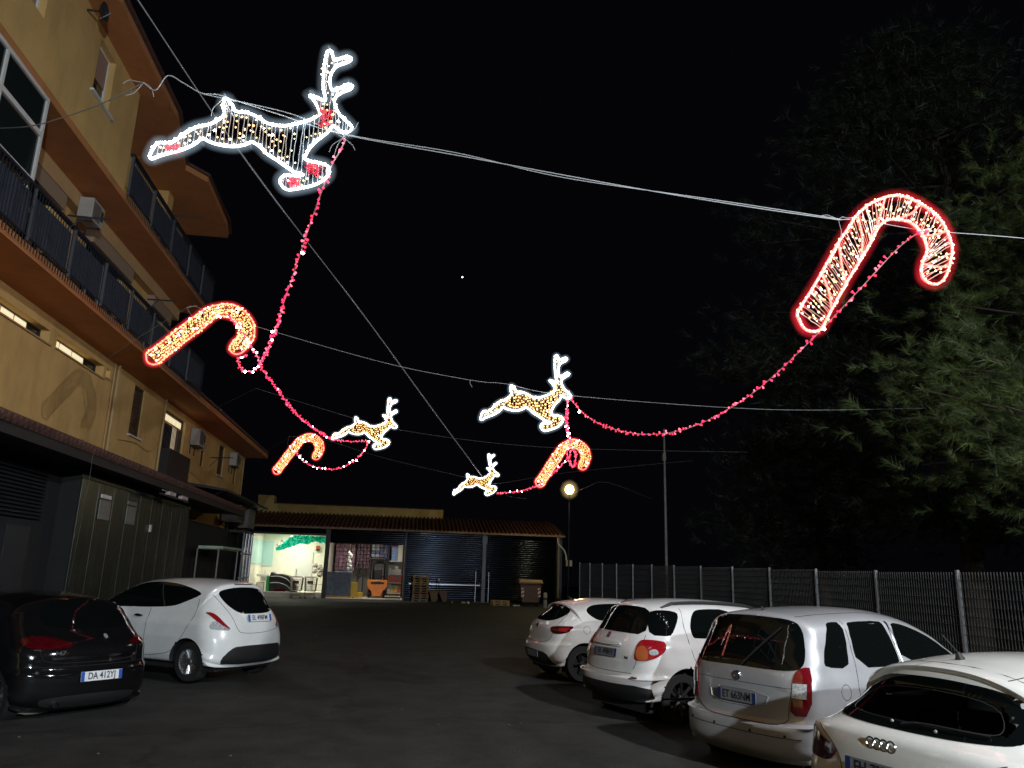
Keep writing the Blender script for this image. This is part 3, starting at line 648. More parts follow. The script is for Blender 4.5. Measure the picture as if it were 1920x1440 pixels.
both(c, r, 'indicator_lens', M_amber, (50, [(h, z) for h, z in [(x0-.03,.84),(x0-.03,.96),(x0-.10,1.02),(x0-.18,.98),(x0-.20,.86),(x0-.12,.82)]]), off=.016, step=.03)
both(c, r, 'lamp_lens', M_clear, (50, [(x0-.20,.96),(x0-.30,.985),(x0-.335,.93),(x0-.28,.90),(x0-.21,.91)]), off=.016, step=.02)
patch(c, r, 'handle_strip', PAINT[k], 0, [(.44,.985),(.44,1.015),(.10,1.03),(-.22,1.02),(-.23,.985),(.10,.975)], off=.03, rnd=2, rim=.04)
seam(c, r, 'handle_gap', M_gap, 0, [(.44,.972),(.10,.962),(-.23,.970)])
seam(c, r, 'hatch_gap', M_gap, 5, F_(k,'hatch')[1][:4])
seam(c, r, 'hatch_gap', M_gap, 0, [(.60,1.15),(.60,.75),(.52,.655),(0,.645),(-.48,.655)])
seam(c, r, 'door_gap', M_gap, 90, [(-.88,1.50),(-.83,1.30),(-.86,.90),(-.98,.72)])
patch(c, r, 'lower_bumper', M_black, 0, [(.78,.52),(0,.505),(-.78,.52),(-.82,.40),(-.78,.31),(.78,.31),(.82,.40)], off=.006, rnd=1)
for hh in (.72, -.56): patch(c, r, 'reflector', M_darkred, 0, [(hh+.05,.615),(hh-.05,.61),(hh-.05,.588),(hh+.05,.592)], off=.008, rnd=0, step=.03)
patch(c, r, 'emblem', M_chrome, 0, [(.10+.04*cos(t*pi/6), 1.105+.04*sin(t*pi/6)) for t in range(12)], off=.012, step=.02)
p0 = cast(c, -.375, .845, 0, .004); text_mesh('4x4', .055, M_black, r, p0, (pi/2, 0, -pi/2), 'badge_lettering', 1, .003)
plate(c, r, 'EK 498HY', .04, .892, m=M_plate2)
for s in (1,-1):
    b = MB(); w0 = .50; P = []
    for i in range(11):
        x = .62+i*.19; q = c['bvh'].ray_cast(Vector((x, s*w0, 3)), Vector((0,0,-1)))[0]
        P.append((x, s*w0, q.z + (.035 if 0 < i < 10 else -.01)))
    b.tube(P, .022, 6); b.build('roof_rail', M_black, r, smooth=True)
finish_car(c, r, k, 8, False)

# ---- silver minivan
k = 'minivan_silver'
c, r = start_car(k, 'parked_minivan', 'silver minivan with a tall flat tailgate, plate in a wide recess, rear wiper')
patch(c, r, 'rear_window', M_glass, 0, [(.60,1.36),(.52,1.545),(.168,1.565),(-.168,1.562),(-.52,1.54),(-.62,1.45),(-.69,1.24),(-.71,1.12),(-.655,1.06),(-.30,1.055),(0,1.06),(.40,1.05),(.66,1.05),(.69,1.14)])
both(c, r, 'tail_light', mat('lamp_deep_red', (.16,.005,.010), .12, coat=1, noise=.3, nscale=25), F_(k,'light_r'), off=.012, rnd=1, step=.03)
both(c, r, 'lamp_lens', M_clear, F_(k,'light_w'), off=.018, rnd=0, step=.02)
h0 = [z for h, z in F_(k,'light_w')[1]]
patch(c, r, 'plate_recess', mat('silver_recess', (.22,.22,.24), .5), 0, F_(k,'recess')[1], off=.003, rnd=1)
seam(c, r, 'recess_edge', PAINT[k], 0, F_(k,'recess')[1], r=.012, closed=True, rnd=1)
plate(c, r, 'ET 663NM', -.015, .765, m=M_plate2)
seam(c, r, 'hatch_gap', M_gap, 5, F_(k,'hatch')[1]); seam(c, r, 'hatch_crease', M_gap, 0, [(.66,.90),(0,.905),(-.66,.90)], r=.003)
seam(c, r, 'bumper_gap', M_gap, 0, [(.76,.46),(.17,.455),(-.60,.455),(-.76,.46)])
for f, nm in ((F_(k,'quarter'),'quarter_window'), ((90, [(-1.0,1.09),(-1.04,1.50),(-1.10,1.53),(-1.62,1.54),(-1.66,1.50),(-1.735,1.16),(-1.66,1.09)]),'door_window'), ((90, [(-1.79,1.10),(-1.77,1.50),(-1.90,1.52),(-2.16,1.46),(-2.42,1.36),(-2.74,1.18),(-2.76,1.11)]),'door_window')):
    both(c, r, nm, M_glass, f, rnd=1)
a_, p_ = 90, [(-1.00,1.54),(-.97,1.07),(-.93,.90),(-1.02,.66)]
for s in (1,-1):
    seam(c, r, 'door_gap', M_gap, 90*s, [(h*s, z) for h, z in p_]); seam(c, r, 'door_gap', M_gap, 90*s, [(-1.76*s,1.53),(-1.77*s,1.0),(-1.76*s,.35)])
    seam(c, r, 'window_trim', M_chrome, 90*s, [(-1.72*s,1.53),(-1.765*s,1.10)], r=.010, off=.006)
    seam(c, r, 'roof_gutter', M_gap, 90*s, [(-.50*s,1.57),(-.9*s,1.60),(-1.7*s,1.62),(-2.2*s,1.56)])
    patch(c, r, 'door_handle', M_chrome, 90*s, [(-1.10*s,.97),(-1.27*s,.975),(-1.27*s,.935),(-1.10*s,.93)], off=.028, rim=.03, rnd=1, step=.03)
seam(c, r, 'fuel_flap_gap', M_gap, 90, [(-.74+.075*cos(t*pi/6), .87+.075*sin(t*pi/6)) for t in range(12)], closed=True, r=.003)
b = MB(); q = cast(c, 0, .962, 0, 0)
b.lathe([(.036,-.012),(.038,-.018),(.046,-.018),(.050,-.008),(.050,.01)], c=(q.x, q.y, q.z), n=20, axis='x'); b.build('emblem', M_chrome, r, smooth=True)
b = MB(); b.lathe([(0,-.013),(.036,-.012),(.037,-.006)], c=(q.x, q.y, q.z), n=16, axis='x'); b.build('emblem_face', mat('emblem_grey', (.10,.09,.11), .3), r)
for hh in (-.62, -.24, .24, .62): 
    q = cast(c, hh, .475, 0, .0); b = MB(); b.lathe([(0,-.006),(.014,-.005),(.015,.004)], c=tuple(q), n=10, axis='x'); b.build('parking_sensor', M_black, r)
seam(c, r, 'wiper', M_black, 0, [(-.05,1.07),(-.10,1.12),(-.42,1.46)], r=.010, off=.02)
b = MB(); b.tube([(.55,-.02,1.60),(.50,-.02,1.66)], [.022,.008], 6); b.build('aerial', M_black, r)
finish_car(c, r, k, 6, False)

# ---- cream white hatchback, nearest right
k = 'hatchback_cream'
RW = [(.53,1.10),(.46,1.17),(.34,1.20),(0,1.215),(-.31,1.195),(-.46,1.165),(-.54,1.10),(-.60,1.02),(-.56,1.0),(0,.995),(.56,1.005),(.61,1.03)]
SW1 = [(.92,1.06),(1.02,1.24),(1.25,1.30),(1.72,1.30),(1.74,1.06)]; SW2 = [(1.84,1.06),(1.82,1.30),(2.05,1.285),(2.32,1.20),(2.58,1.06)]
WS = [(-.50,1.09),(.50,1.09),(.44,1.26),(-.44,1.26)]
c, r = start_car(k, 'parked_hatchback', 'cream white hatchback in the bottom right corner with four chrome rings on its tailgate', cut=[(-.1, 1.3, RW), (2.2, 3.4, WS), (None, 0, SW1), (None, 0, SW2)])
Mw = fogged_glass('misted_windscreen'); patch(c, r, 'windscreen', M_black, 180, [(-.60,1.03),(.60,1.03),(.50,1.30),(-.50,1.30)], step=.05, clear=([(-.52,1.08),(.52,1.08),(.46,1.27),(-.46,1.27)], Mw))
for s in (1,-1):
    b = MB(); b.prism([(-.24,.80),(-.24,1.10),(-.17,1.16),(.17,1.16),(.24,1.10),(.24,.80)], 0, 2.02, 2.14); b.v = [(x, y+s*.34, z) for x, y, z in b.v]; b.build('front_seat', M_black, r, bevel=.03)
    b = MB(); b.prism([(-.13,1.162),(-.14,1.26),(-.10,1.33),(.10,1.33),(.14,1.26),(.13,1.162)], 0, 2.05, 2.13); b.v = [(x, y+s*.34, z) for x, y, z in b.v]; b.build('front_headrest', M_black, r, bevel=.03)
    b = MB(); b.prism([(-.12,1.02),(-.13,1.10),(-.09,1.15),(.09,1.15),(.13,1.10),(.12,1.02)], 0, 1.08, 1.16); b.v = [(x, y+s*.32, z) for x, y, z in b.v]; b.build('rear_headrest', M_black, r, bevel=.03)
b = MB(); b.box(1.05, 1.2, -.60, .60, .80, 1.02); b.build('rear_bench', M_black, r, bevel=.03)
patch(c, r, 'rear_window', M_glass, 0, [(.575,1.16),(.50,1.225),(.36,1.255),(0,1.27),(-.33,1.25),(-.50,1.215),(-.60,1.15),(-.68,1.02),(-.665,.965),(-.50,.955),(-.26,.95),(.14,.95),(.47,.955),(.66,.962),(.69,1.02)], rnd=2, clear=(RW, clear_glass('rear_glass_clear', (.62,.66,.64))))
seam(c, r, 'window_frit', M_black, 0, [(.44,1.17),(0,1.20),(-.44,1.17),(-.57,1.02),(-.50,.995),(.50,.995),(.57,1.03)], r=.004, closed=True, off=.003)
both(c, r, 'tail_light', M_darkred, (-30, [(.86,.83),(.80,.86),(.72,.845),(.55,.80),(.40,.775),(.44,.70),(.50,.67),(.70,.665),(.86,.68)]), off=.010, rnd=1)
seam(c, r, 'hatch_gap', M_gap, 0, [(.70,.88),(.42,.775),(.36,.60),(.30,.55),(-.30,.55),(-.36,.60),(-.42,.775),(-.70,.88)])
for i, hh in enumerate((.135, .0816, .028, -.0256)):
    q = cast(c, hh, .860, 0, 0); b = MB()
    ring = [(q.x-.012, hh+.034*cos(t*pi/12), .860+.034*sin(t*pi/12)) for t in range(24)]
    b.tube(ring, .0062, 6, closed=True); b.build('emblem_ring', M_chrome, r, smooth=True)
plate(c, r, 'EH 735GB', .045, .700, m=M_plate2)
seam(c, r, 'roof_gutter', M_gap, 90, [(-.66,1.30),(-1.0,1.34),(-1.9,1.35)]); seam(c, r, 'roof_gutter', M_gap, -90, [(.66,1.30),(1.0,1.34),(1.9,1.35)])
P = [c['bvh'].ray_cast(Vector((.74+.05*(1-(y/.5)**2)*-1, y, 3)), Vector((0,0,-1)))[0] for y in (-.5,-.4,-.2,0,.2,.4,.5)]
b = MB(); b.tube(P, .004, 4); b.build('spoiler_gap', M_gap, r)
sw = [(-.78,1.10),(-.95,1.28),(-1.3,1.335),(-1.9,1.33),(-2.35,1.24),(-2.75,1.05),(-.9,1.04)]
patch(c, r, 'side_window', M_glass, 90, sw)
patch(c, r, 'side_window', M_glass, -90, [(-h, z) for h, z in sw], clear=([(.90,1.05),(1.02,1.25),(1.27,1.31),(1.90,1.31),(2.32,1.21),(2.62,1.05)], clear_glass('side_glass_clear', (.74,.80,.75))))
q = c['bvh'].ray_cast(Vector((.86, .02, 3)), Vector((0,0,-1)))[0]
b = MB(); b.tube([q, q+Vector((-.02,0,.05))], [.034,.012], 8); b.tube([q+Vector((-.02,0,.05)), q+Vector((-.16,0,.17))], .0045, 5); b.build('aerial', M_black, r, smooth=True)
for hh in (.11,-.22): 
    q = cast(c, hh, .985 if hh > 0 else .975, 0, .006); b = MB(); b.lathe([(0,-.006),(.011,-.004),(.012,.004)], c=tuple(q), n=8, axis='x'); b.build('washer_nozzle', M_clear, r)
seam(c, r, 'wiper', M_black, 0, [(.02,.975),(-.10,1.0),(-.52,.99)], r=.008, off=.018)
finish_car(c, r, k, 5, wind=False)
# ================================================================ THE SETTING
# ---- asphalt lot
def asphalt():
    m = bpy.data.materials.new('asphalt'); m.use_nodes = True; nt = m.node_tree; p = nt.nodes['Principled BSDF']; L = nt.links.new
    tc = nt.nodes.new('ShaderNodeTexCoord')
    def noise(sc, det, ro=.6):
        n = nt.nodes.new('ShaderNodeTexNoise'); n.inputs['Scale'].default_value = sc; n.inputs['Detail'].default_value = det; n.inputs['Roughness'].default_value = ro
        L(tc.outputs['Object'], n.inputs['Vector']); return n
    big, mid, fine = noise(.22, 6), noise(1.7, 8, .7), noise(55, 3, .8)
    def ramp(n, a, b, c0, c1):
        r = nt.nodes.new('ShaderNodeValToRGB'); r.color_ramp.elements[0].position = a; r.color_ramp.elements[1].position = b
        r.color_ramp.elements[0].color = (*c0, 1); r.color_ramp.elements[1].color = (*c1, 1); L(n.outputs['Fac'], r.inputs[0]); return r
    def mul(a, b, f=1.0):
        x = nt.nodes.new('ShaderNodeMixRGB'); x.blend_type = 'MULTIPLY'; x.inputs[0].default_value = f; L(a.outputs[0], x.inputs[1]); L(b.outputs[0], x.inputs[2]); return x
    base = ramp(big, .3, .7, (.019,.019,.018), (.034,.033,.031))
    st = ramp(mid, .35, .62, (.45,.45,.45), (1.15,1.15,1.15)); gr = ramp(fine, .35, .72, (.30,.30,.30), (2.1,2.1,2.1))
    v = nt.nodes.new('ShaderNodeTexVoronoi'); v.feature = 'DISTANCE_TO_EDGE'; v.inputs['Scale'].default_value = .16
    w_ = noise(.9, 5); ad = nt.nodes.new('ShaderNodeVectorMath'); ad.operation = 'MULTIPLY_ADD'; ad.inputs[1].default_value = (1.6,1.6,1.6)
    L(w_.outputs['Color'], ad.inputs[0]); L(tc.outputs['Object'], ad.inputs[2]); L(ad.outputs[0], v.inputs['Vector'])
    cr = nt.nodes.new('ShaderNodeValToRGB'); cr.color_ramp.elements[0].position = 0; cr.color_ramp.elements[1].position = .011
    cr.color_ramp.elements[0].color = (.25,.25,.25,1); cr.color_ramp.elements[1].color = (1,1,1,1); L(v.outputs['Distance'], cr.inputs[0])
    o = mul(mul(mul(base, st), gr), cr, .8); L(o.outputs[0], p.inputs['Base Color'])
    p.inputs['Roughness'].default_value = .78; p.inputs['Specular IOR Level'].default_value = .35
    b = nt.nodes.new('ShaderNodeBump'); b.inputs['Strength'].default_value = .55; b.inputs['Distance'].default_value = .012
    L(fine.outputs['Fac'], b.inputs['Height']); L(b.outputs['Normal'], p.inputs['Normal'])
    return m
g = MB(); nx, ny = 40, 60
X0, X1, Y0, Y1 = -60, 60, -40, 140
xs = sorted(set([X0, -30, -15, 15, 25, 40, X1] + [-12+i*.8 for i in range(33)])); ys = sorted(set([Y0, -20, 60, 90, Y1] + [-8+i*1.2 for i in range(54)]))
g.add([(x, y, gz(x, y)) for y in ys for x in xs], [(j*len(xs)+i, j*len(xs)+i+1, (j+1)*len(xs)+i+1, (j+1)*len(xs)+i) for j in range(len(ys)-1) for i in range(len(xs)-1)])
structure(g.build('parking_lot_ground', asphalt(), smooth=True, fixn=False))

# ---- materials of the buildings
def plaster(name, col, rough, noise, nscale, bump, bscale):
    """mat() plus rain streaks and grime: noise stretched downwards multiplied over the colour"""
    m = mat(name, col, rough, noise=noise, nscale=nscale, bump=bump, bscale=bscale); nt = m.node_tree; p = nt.nodes['Principled BSDF']; L = nt.links.new
    src = p.inputs['Base Color'].links[0].from_socket
    tc = nt.nodes.new('ShaderNodeTexCoord'); mp = nt.nodes.new('ShaderNodeMapping'); mp.inputs['Scale'].default_value = (2.2, 2.2, .5)
    n = nt.nodes.new('ShaderNodeTexNoise'); n.inputs['Scale'].default_value = 1.0; n.inputs['Detail'].default_value = 7; n.inputs['Roughness'].default_value = .65
    r = nt.nodes.new('ShaderNodeValToRGB'); r.color_ramp.elements[0].position = .30; r.color_ramp.elements[1].position = .52
    r.color_ramp.elements[0].color = (.62,.58,.52,1); r.color_ramp.elements[1].color = (1,1,1,1)
    x = nt.nodes.new('ShaderNodeMixRGB'); x.blend_type = 'MULTIPLY'; x.inputs[0].default_value = .4
    L(tc.outputs['Object'], mp.inputs[0]); L(mp.outputs[0], n.inputs['Vector']); L(n.outputs['Fac'], r.inputs[0]); L(src, x.inputs[1]); L(r.outputs[0], x.inputs[2]); L(x.outputs[0], p.inputs['Base Color'])
    return m
M_yellow = plaster('ochre_plaster', (.58,.375,.135), .9, .13, .9, .35, 45)
M_soffit = plaster('terracotta_soffit', (.46,.19,.065), .85, .10, 1.5, .2, 40)
M_ochre2 = mat('ochre_lintel', (.42,.27,.12), .9, noise=.10, nscale=2)
M_frame = mat('white_frame', (.62,.62,.60), .5, noise=.08, nscale=5)
M_glz = mat('window_glass', (.012,.016,.015), .06, spec=.7)
M_dark = mat('dark_steel', (.016,.018,.022), .45, noise=.3, nscale=6)
M_rail = mat('railing_steel', (.02,.022,.03), .4)
M_sheet = mat('balcony_sheet', (.035,.042,.060), .6, noise=.3, nscale=3)
M_pipe = mat('ochre_pipe', (.40,.28,.13), .6)
M_brown = mat('brown_shutter', (.05,.028,.016), .6, noise=.2, nscale=6)
M_pink = mat('roller_blind', (.33,.20,.16), .7)
M_ac = mat('white_casing', (.34,.32,.29), .5, noise=.12, nscale=6)
M_grille = mat('dark_grille', (.02,.02,.02), .7)
M_lit = mat('lit_window', (.8,.75,.5), .5, emis=(1.0,.86,.55), strength=.75, noise=.1, nscale=9)
M_lit2 = mat('lit_curtain', (.8,.7,.5), .5, emis=(1.0,.80,.50), strength=.30)
M_tile = mat('clay_tile', (.085,.038,.028), .85, noise=.35, nscale=5)
M_fascia = mat('dark_fascia', (.018,.016,.015), .8)
M_clad = mat('grey_green_cladding', (.018,.023,.018), .32, noise=.45, nscale=1.4, bump=.25, bscale=9)
M_sign = mat('grey_board', (.17,.165,.15), .6, noise=.35, nscale=16)

def vfr(x, y0, y1, z0, z1, w_=.05, d=.05):
    b = MB(); b.box(x, x+d, y0, y1, z0, z0+w_); b.box(x, x+d, y0, y1, z1-w_, z1); b.box(x, x+d, y0, y0+w_, z0+w_, z1-w_); b.box(x, x+d, y1-w_, y1, z0+w_, z1-w_); return b

# ---- apartment block on the left
apt = thing('apartment_building', 'ochre plastered apartment block with terracotta balcony undersides along the left side', 'building', (-7.5, 15, 0))
def part(name, b, m, parent=apt, **kw):
    lx, ly, lz = apt.location
    if parent is apt: b.v = [(x-lx, y-ly, z-lz) for x, y, z in b.v]
    return b.build(name, m, parent, **kw)
def sub(name, b, m, parent, **kw):
    lx, ly, lz = apt.location; b.v = [(x-lx, y-ly, z-lz) for x, y, z in b.v]; return b.build(name, m, parent, **kw)
def wall_with_holes(x, y0, y1, z0, z1, holes, t=.30, mb=None):
    """a wall in the plane X=x with real openings (list of y0,y1,z0,z1)"""
    b = mb or MB()
    ys = sorted({y0, y1, *[h[0] for h in holes], *[h[1] for h in holes]}); zs = sorted({z0, z1, *[h[2] for h in holes], *[h[3] for h in holes]})
    for a, c_ in zip(ys, ys[1:]):
        run = None
        for e, f in zip(zs, zs[1:]):
            solid = not any(h[0] <= a and c_ <= h[1] and h[2] <= e and f <= h[3] for h in holes)
            if solid:
                run = (run[0], f) if run else (e, f)
            if (not solid or f == zs[-1]) and run: b.box(x-t, x, a, c_, run[0], run[1]); run = None
    return b
holes1 = [(14.36,16.46,6.14,6.42), (16.80,19.45,6.16,6.46), (19.62,19.90,6.23,6.46), (21.72,22.56,5.17,6.55), (24.66,26.95,4.45,6.48),
          (29.32,29.75,5.32,5.90), (32.0,32.9,5.33,6.54), (35.05,35.5,5.32,6.04)]
holes2 = [(12.9,15.6,6.95,9.02), (17.35,19.75,6.95,9.02), (21.7,23.2,7.3,9.02)]
part('wall', wall_with_holes(-7.5, -6, 36.9, 3.3, 6.70, holes1), M_yellow)
part('wall', wall_with_holes(-7.5, -6, 23.9, 6.885, 9.45, holes2), M_yellow)
b = MB(); b.box(-7.5, -7.28, -6, 23.9, 9.12, 9.448); part('beam', b, M_ochre2)
part('wall', wall_with_holes(-6.45, -6, 16.27, 9.605, 12.0, [(14.06,14.86,10.62,11.78),(11.2,12.0,10.55,11.9)], t=.25), M_yellow)
b = MB(); b.box(-7.5, -6.46, 16.02, 16.262, 9.61, 11.99); part('wall', b, M_yellow)
b = MB(); b.box(-7.8, -7.502, 16.27, 23.9, 9.605, 12.0); b.box(-7.5, -7.1, 20.9, 21.35, 9.61, 11.99); part('wall', b, M_yellow)
b = MB(); b.box(-14, -7.81, -6, 23.9, 0, 12.0); part('core', b, M_yellow)
b = MB(); b.box(-14, -7.81, 23.902, 36.9, 0, 6.88); part('core', b, M_yellow)
# slabs
def slab(y0, y1, z0, z1, x1=-6.45, x0=-7.5, name='balcony_slab'):
    b = MB(); b.box(x0, x1, y0, y1, z0, z1); return part(name, b, M_soffit)
slab(-6, 36.9, 6.702, 6.88); slab(-6, 24.1, 9.452, 9.60)
b = MB(); b.prism([(-7.9,-6),(-5.87,-6),(-5.87,17.1),(-6.33,19.6),(-5.90,20.2),(-5.98,23.0),(-6.13,23.9),(-7.9,23.9)], 2, 12.002, 12.16); part('eaves', b, M_soffit)
b = MB(); b.prism([(-14,-6.2),(-5.8,-6.2),(-5.8,17.15),(-6.27,19.6),(-5.84,20.15),(-5.9,23.1),(-6.05,24.0),(-14,24.0)], 2, 12.162, 12.24); b.prism([(-14,12.24),(-5.85,12.24),(-10,13.7)], 1, -6, 17.0); part('roof', b, M_tile)
b = MB(); b.prism([(-14,6.89),(-6.4,6.89),(-10.2,8.3)], 1, 24.15, 36.95); part('roof', b, M_tile)
# roof tiles along the low wing's eaves
b = MB()
for i in range(58):
    y = 24.3+i*.218; b.tube([(-6.42, y, 6.93), (-6.9, y, 7.10)], [.075,.065], 5)
part('roof_tile', b, M_tile, kind='stuff')
# windows of the first storey wall
def slit(y0, y1, z0, z1, panes, lit):
    f = vfr(-7.74, y0, y1, z0, z1, .02, .05); o = part('window', f, M_dark)
    w_ = (y1-y0)/panes
    for i in range(panes):
        b = MB(); b.box(-7.735, -7.725, y0+i*w_+.03, y0+(i+1)*w_-.03, z0+.022, z1-.022); sub('pane', b, M_lit if lit(i) else M_glz, o)
    b = MB(); b.box(-7.5, -7.455, y0-.06, y1+.06, z0-.035, z0-.003); part('window_sill', b, M_ochre2)
slit(14.36,16.46,6.14,6.42,4, lambda i: i < 3); slit(16.80,19.45,6.16,6.46,4, lambda i: i < 3); slit(19.62,19.90,6.23,6.46,1, lambda i: True)
def shutter_window(y0, y1, z0, z1, m=M_brown, slats=14, sill=True):
    o = part('window', vfr(-7.60, y0, y1, z0, z1, .05, .06), M_brown)
    ym = (y0+y1)/2
    for a, e in ((y0+.05, ym-.006), (ym+.006, y1-.05)):
        b = MB(); n = slats
        for i in range(n):
            z = z0+.06+(z1-z0-.12)*i/n; b.prism([(-7.585,z),(-7.565,z),(-7.575,z+(z1-z0-.12)/n*.86),(-7.59,z+(z1-z0-.12)/n*.86)], 1, a, e)
        sub('shutter', b, m, o)
    if sill: b = MB(); b.box(-7.5, -7.42, y0-.08, y1+.10, z0-.04, z0-.003); part('window_sill', b, M_frame)
shutter_window(21.72,22.56,5.17,6.55); shutter_window(29.32,29.75,5.32,5.90, sill=False); shutter_window(32.0,32.9,5.33,6.54); shutter_window(35.05,35.5,5.32,6.04, sill=False)
# balcony door with a lit transom
o = part('balcony_door', vfr(-7.66, 24.66, 26.95, 4.45, 6.48, .06, .07), M_brown)
for i in range(5):
    y = 24.74+i*.435; b = MB(); b.box(-7.65,-7.635, y, y+.39, 6.20, 6.41); sub('transom_pane', b, M_lit, o)
    b = MB(); b.box(-7.65,-7.635, y, y+.39, 5.30, 6.14); sub('pane', b, M_lit2 if i == 3 else M_glz, o)
b = MB(); b.box(-7.655,-7.63, 24.73, 26.88, 4.50, 5.26); sub('kick_panel', b, M_dark, o)
b = MB()
for i in range(17):
    y = 24.8+i*.128; b.cyl((-7.56, y, 5.3), (-7.56, y, 6.15), .008, 5)
b.cyl((-7.56,24.7,5.3),(-7.56,26.9,5.3),.012,5); b.cyl((-7.56,24.7,6.15),(-7.56,26.9,6.15),.012,5); sub('grille', b, M_rail, o)
b = MB(); b.box(-7.5,-7.22, 24.6, 27.0, 4.42, 4.50); b.box(-7.26,-7.22,24.6,27.0,4.5,5.25); b.box(-7.49,-7.26,24.6,24.63,4.5,5.25); b.box(-7.49,-7.26,26.97,27.0,4.5,5.25); part('balcony_front', b, M_fascia)
# second storey openings
for (y0, y1, z0, z1) in holes2:
    o = part('window', vfr(-7.72, y0, y1, z0, z1, .06, .06), M_frame if y0 > 21 else M_dark)
    n = max(2, round((y1-y0)/.8))
    for i in range(n):
        a = y0+.07+(y1-y0-.14)*i/n; e = y0+.07+(y1-y0-.14)*(i+1)/n-.04
        b = MB(); b.box(-7.71,-7.70, a, e, z0+.08, z1-.07); sub('pane', b, M_glz, o)
        if i: b = MB(); b.box(-7.715,-7.66, a-.035, a-.004, z0+.065, z1-.065); sub('mullion', b, M_frame, o)
    b = MB(); b.box(-7.5, -7.30, y0-.1, y1+.1, 8.80, 9.115); part('blind_box', b, mat('taupe_box', (.26,.19,.13), .8))
# third storey window with half lowered blind
o = part('window', vfr(-6.62, 14.06, 14.86, 10.62, 11.78, .035, .05), M_frame)
b = MB()
for i in range(9): b.box(-6.60,-6.585, 14.10, 14.82, 11.10+i*.072, 11.10+i*.072+.066)
sub('roller_blind', b, M_pink, o)
b = MB(); b.box(-6.61,-6.60,14.10,14.82,10.66,11.09); sub('pane', b, M_glz, o)
b = MB(); b.box(-6.449,-6.38,13.95,15.0,10.55,10.60); part('window_sill', b, M_frame)
o = part('window', vfr(-6.62, 11.2, 12.0, 10.55, 11.9, .035, .05), M_frame); b = MB(); b.box(-6.61,-6.60,11.24,11.96,10.6,11.86); sub('pane', b, M_pink, o)
# glazed corner of the first balcony
gl = part('glazed_veranda', vfr(-6.50, 8.6, 12.65, 7.86, 9.45, .07, .06), M_frame)
for y in (9.9, 11.25): b = MB(); b.box(-6.50,-6.44,y-.03,y+.03,7.932,9.378); sub('mullion', b, M_frame, gl)
b = MB(); b.box(-6.505,-6.435,8.672,12.578,8.70,8.79); sub('transom', b, M_frame, gl)
for a, e in ((8.69,9.86),(9.94,11.21),(11.29,12.57)):
    for z0, z1 in ((7.94,8.69),(8.80,9.37)): b = MB(); b.box(-6.475,-6.468,a,e,z0,z1); sub('pane', b, M_glz, gl)
b = MB(); b.box(-7.45,-6.50,12.60,12.66,7.0,9.44); sub('side_panel', b, M_frame, gl)
# balustrades
def balustrade(y0, y1, zf, zt, sheets, posts):
    o_ = part('balustrade', MB().box(-6.46,-6.38, y0, y1, zt, zt+.055), M_rail)
    b = MB(); y = y0+.05
    while y < y1: b.box(-6.405,-6.393, y-.007, y+.007, zf-.14, zt-.002); y += .105
    b.box(-6.41,-6.388, y0, y1, zf+.05, zf+.075); sub('railing_bar', b, M_rail, o_, kind='stuff')
    for a, e in sheets:
        b = MB(); b.box(-6.445,-6.437, a, e, zf+.08, zt-.10); sub('privacy_sheet', b, M_sheet, o_)
        b = MB(); y = a
        while y < e: b.prism([(-6.437,y),(-6.425,y+.03),(-6.437,y+.06)], 2, zf+.09, zt-.11); y += .085
        sub('sheet_rib', b, M_sheet, o_, kind='stuff')
    for y in posts: b = MB(); b.box(-6.42,-6.37,y-.02,y+.02,zf-.02,zt-.003); sub('post', b, mat('galvanised_post', (.10,.105,.12), .5, .4), o_)
balustrade(-4, 24.1, 6.88, 7.80, [(8.0,12.6),(12.75,14.25),(14.35,15.85),(15.95,17.45),(17.55,19.05),(19.15,20.65),(20.75,22.3),(22.4,24.0)], [12.68,14.30,15.90,17.50,19.10,20.70,22.35])
balustrade(16.32, 24.1, 9.60, 10.52, [(16.4,17.9),(18.0,19.5),(19.6,21.1),(21.2,22.6),(22.7,24.0)], [16.36,17.95,19.55,21.15,22.65])
def rod(y, z, dy=.15): b = MB(); b.tube([(-6.45,y,z),(-5.75,y+dy,z+.05)], .018, 6); b.tube([(-6.45,y,z-.3),(-6.2,y+.05,z+.0)], .010, 5); part('clothes_line_arm', b, M_rail)
rod(14.0,7.95); rod(18.6,7.98); rod(19.5,10.62); rod(26.4,5.25)
# pipes
for y, z0, z1 in ((20.25,4.4,6.70),(24.33,4.5,6.70)):
    b = MB(); b.tube([(-7.44,y,z0),(-7.44,y,z1-.12),(-7.44,y+.05,z1)], .035, 8); part('drain_pipe', b, M_pipe, smooth=True)
b = MB(); b.tube([(-7.46,20.05,4.4),(-7.46,20.05,6.68)], .018, 6); part('drain_pipe', b, M_pipe)
b = MB(); b.tube([(-7.45,20.0,7.0),(-7.45,20.05,8.2),(-7.45,20.2,8.5),(-7.45,20.1,9.0)], .03, 8); part('drain_pipe', b, M_pipe, smooth=True)
b = MB(); b.tube([(-7.45,36.7,4.4),(-7.45,36.7,6.68)], .03, 8); part('drain_pipe', b, M_pipe)
b = MB(); b.tube(smooth_line([(-7.47,21.0,4.9),(-7.47,22.3,5.02),(-7.47,23.6,4.98),(-7.47,24.4,5.6),(-7.47,24.45,6.6)],5), .008, 4); part('wall_cable', b, M_pipe)
b = MB(); b.tube(smooth_line([(-7.47,28.0,4.95),(-7.47,30.5,4.7),(-7.47,33.5,4.35)],5), .010, 4); part('wall_cable', b, M_pipe)
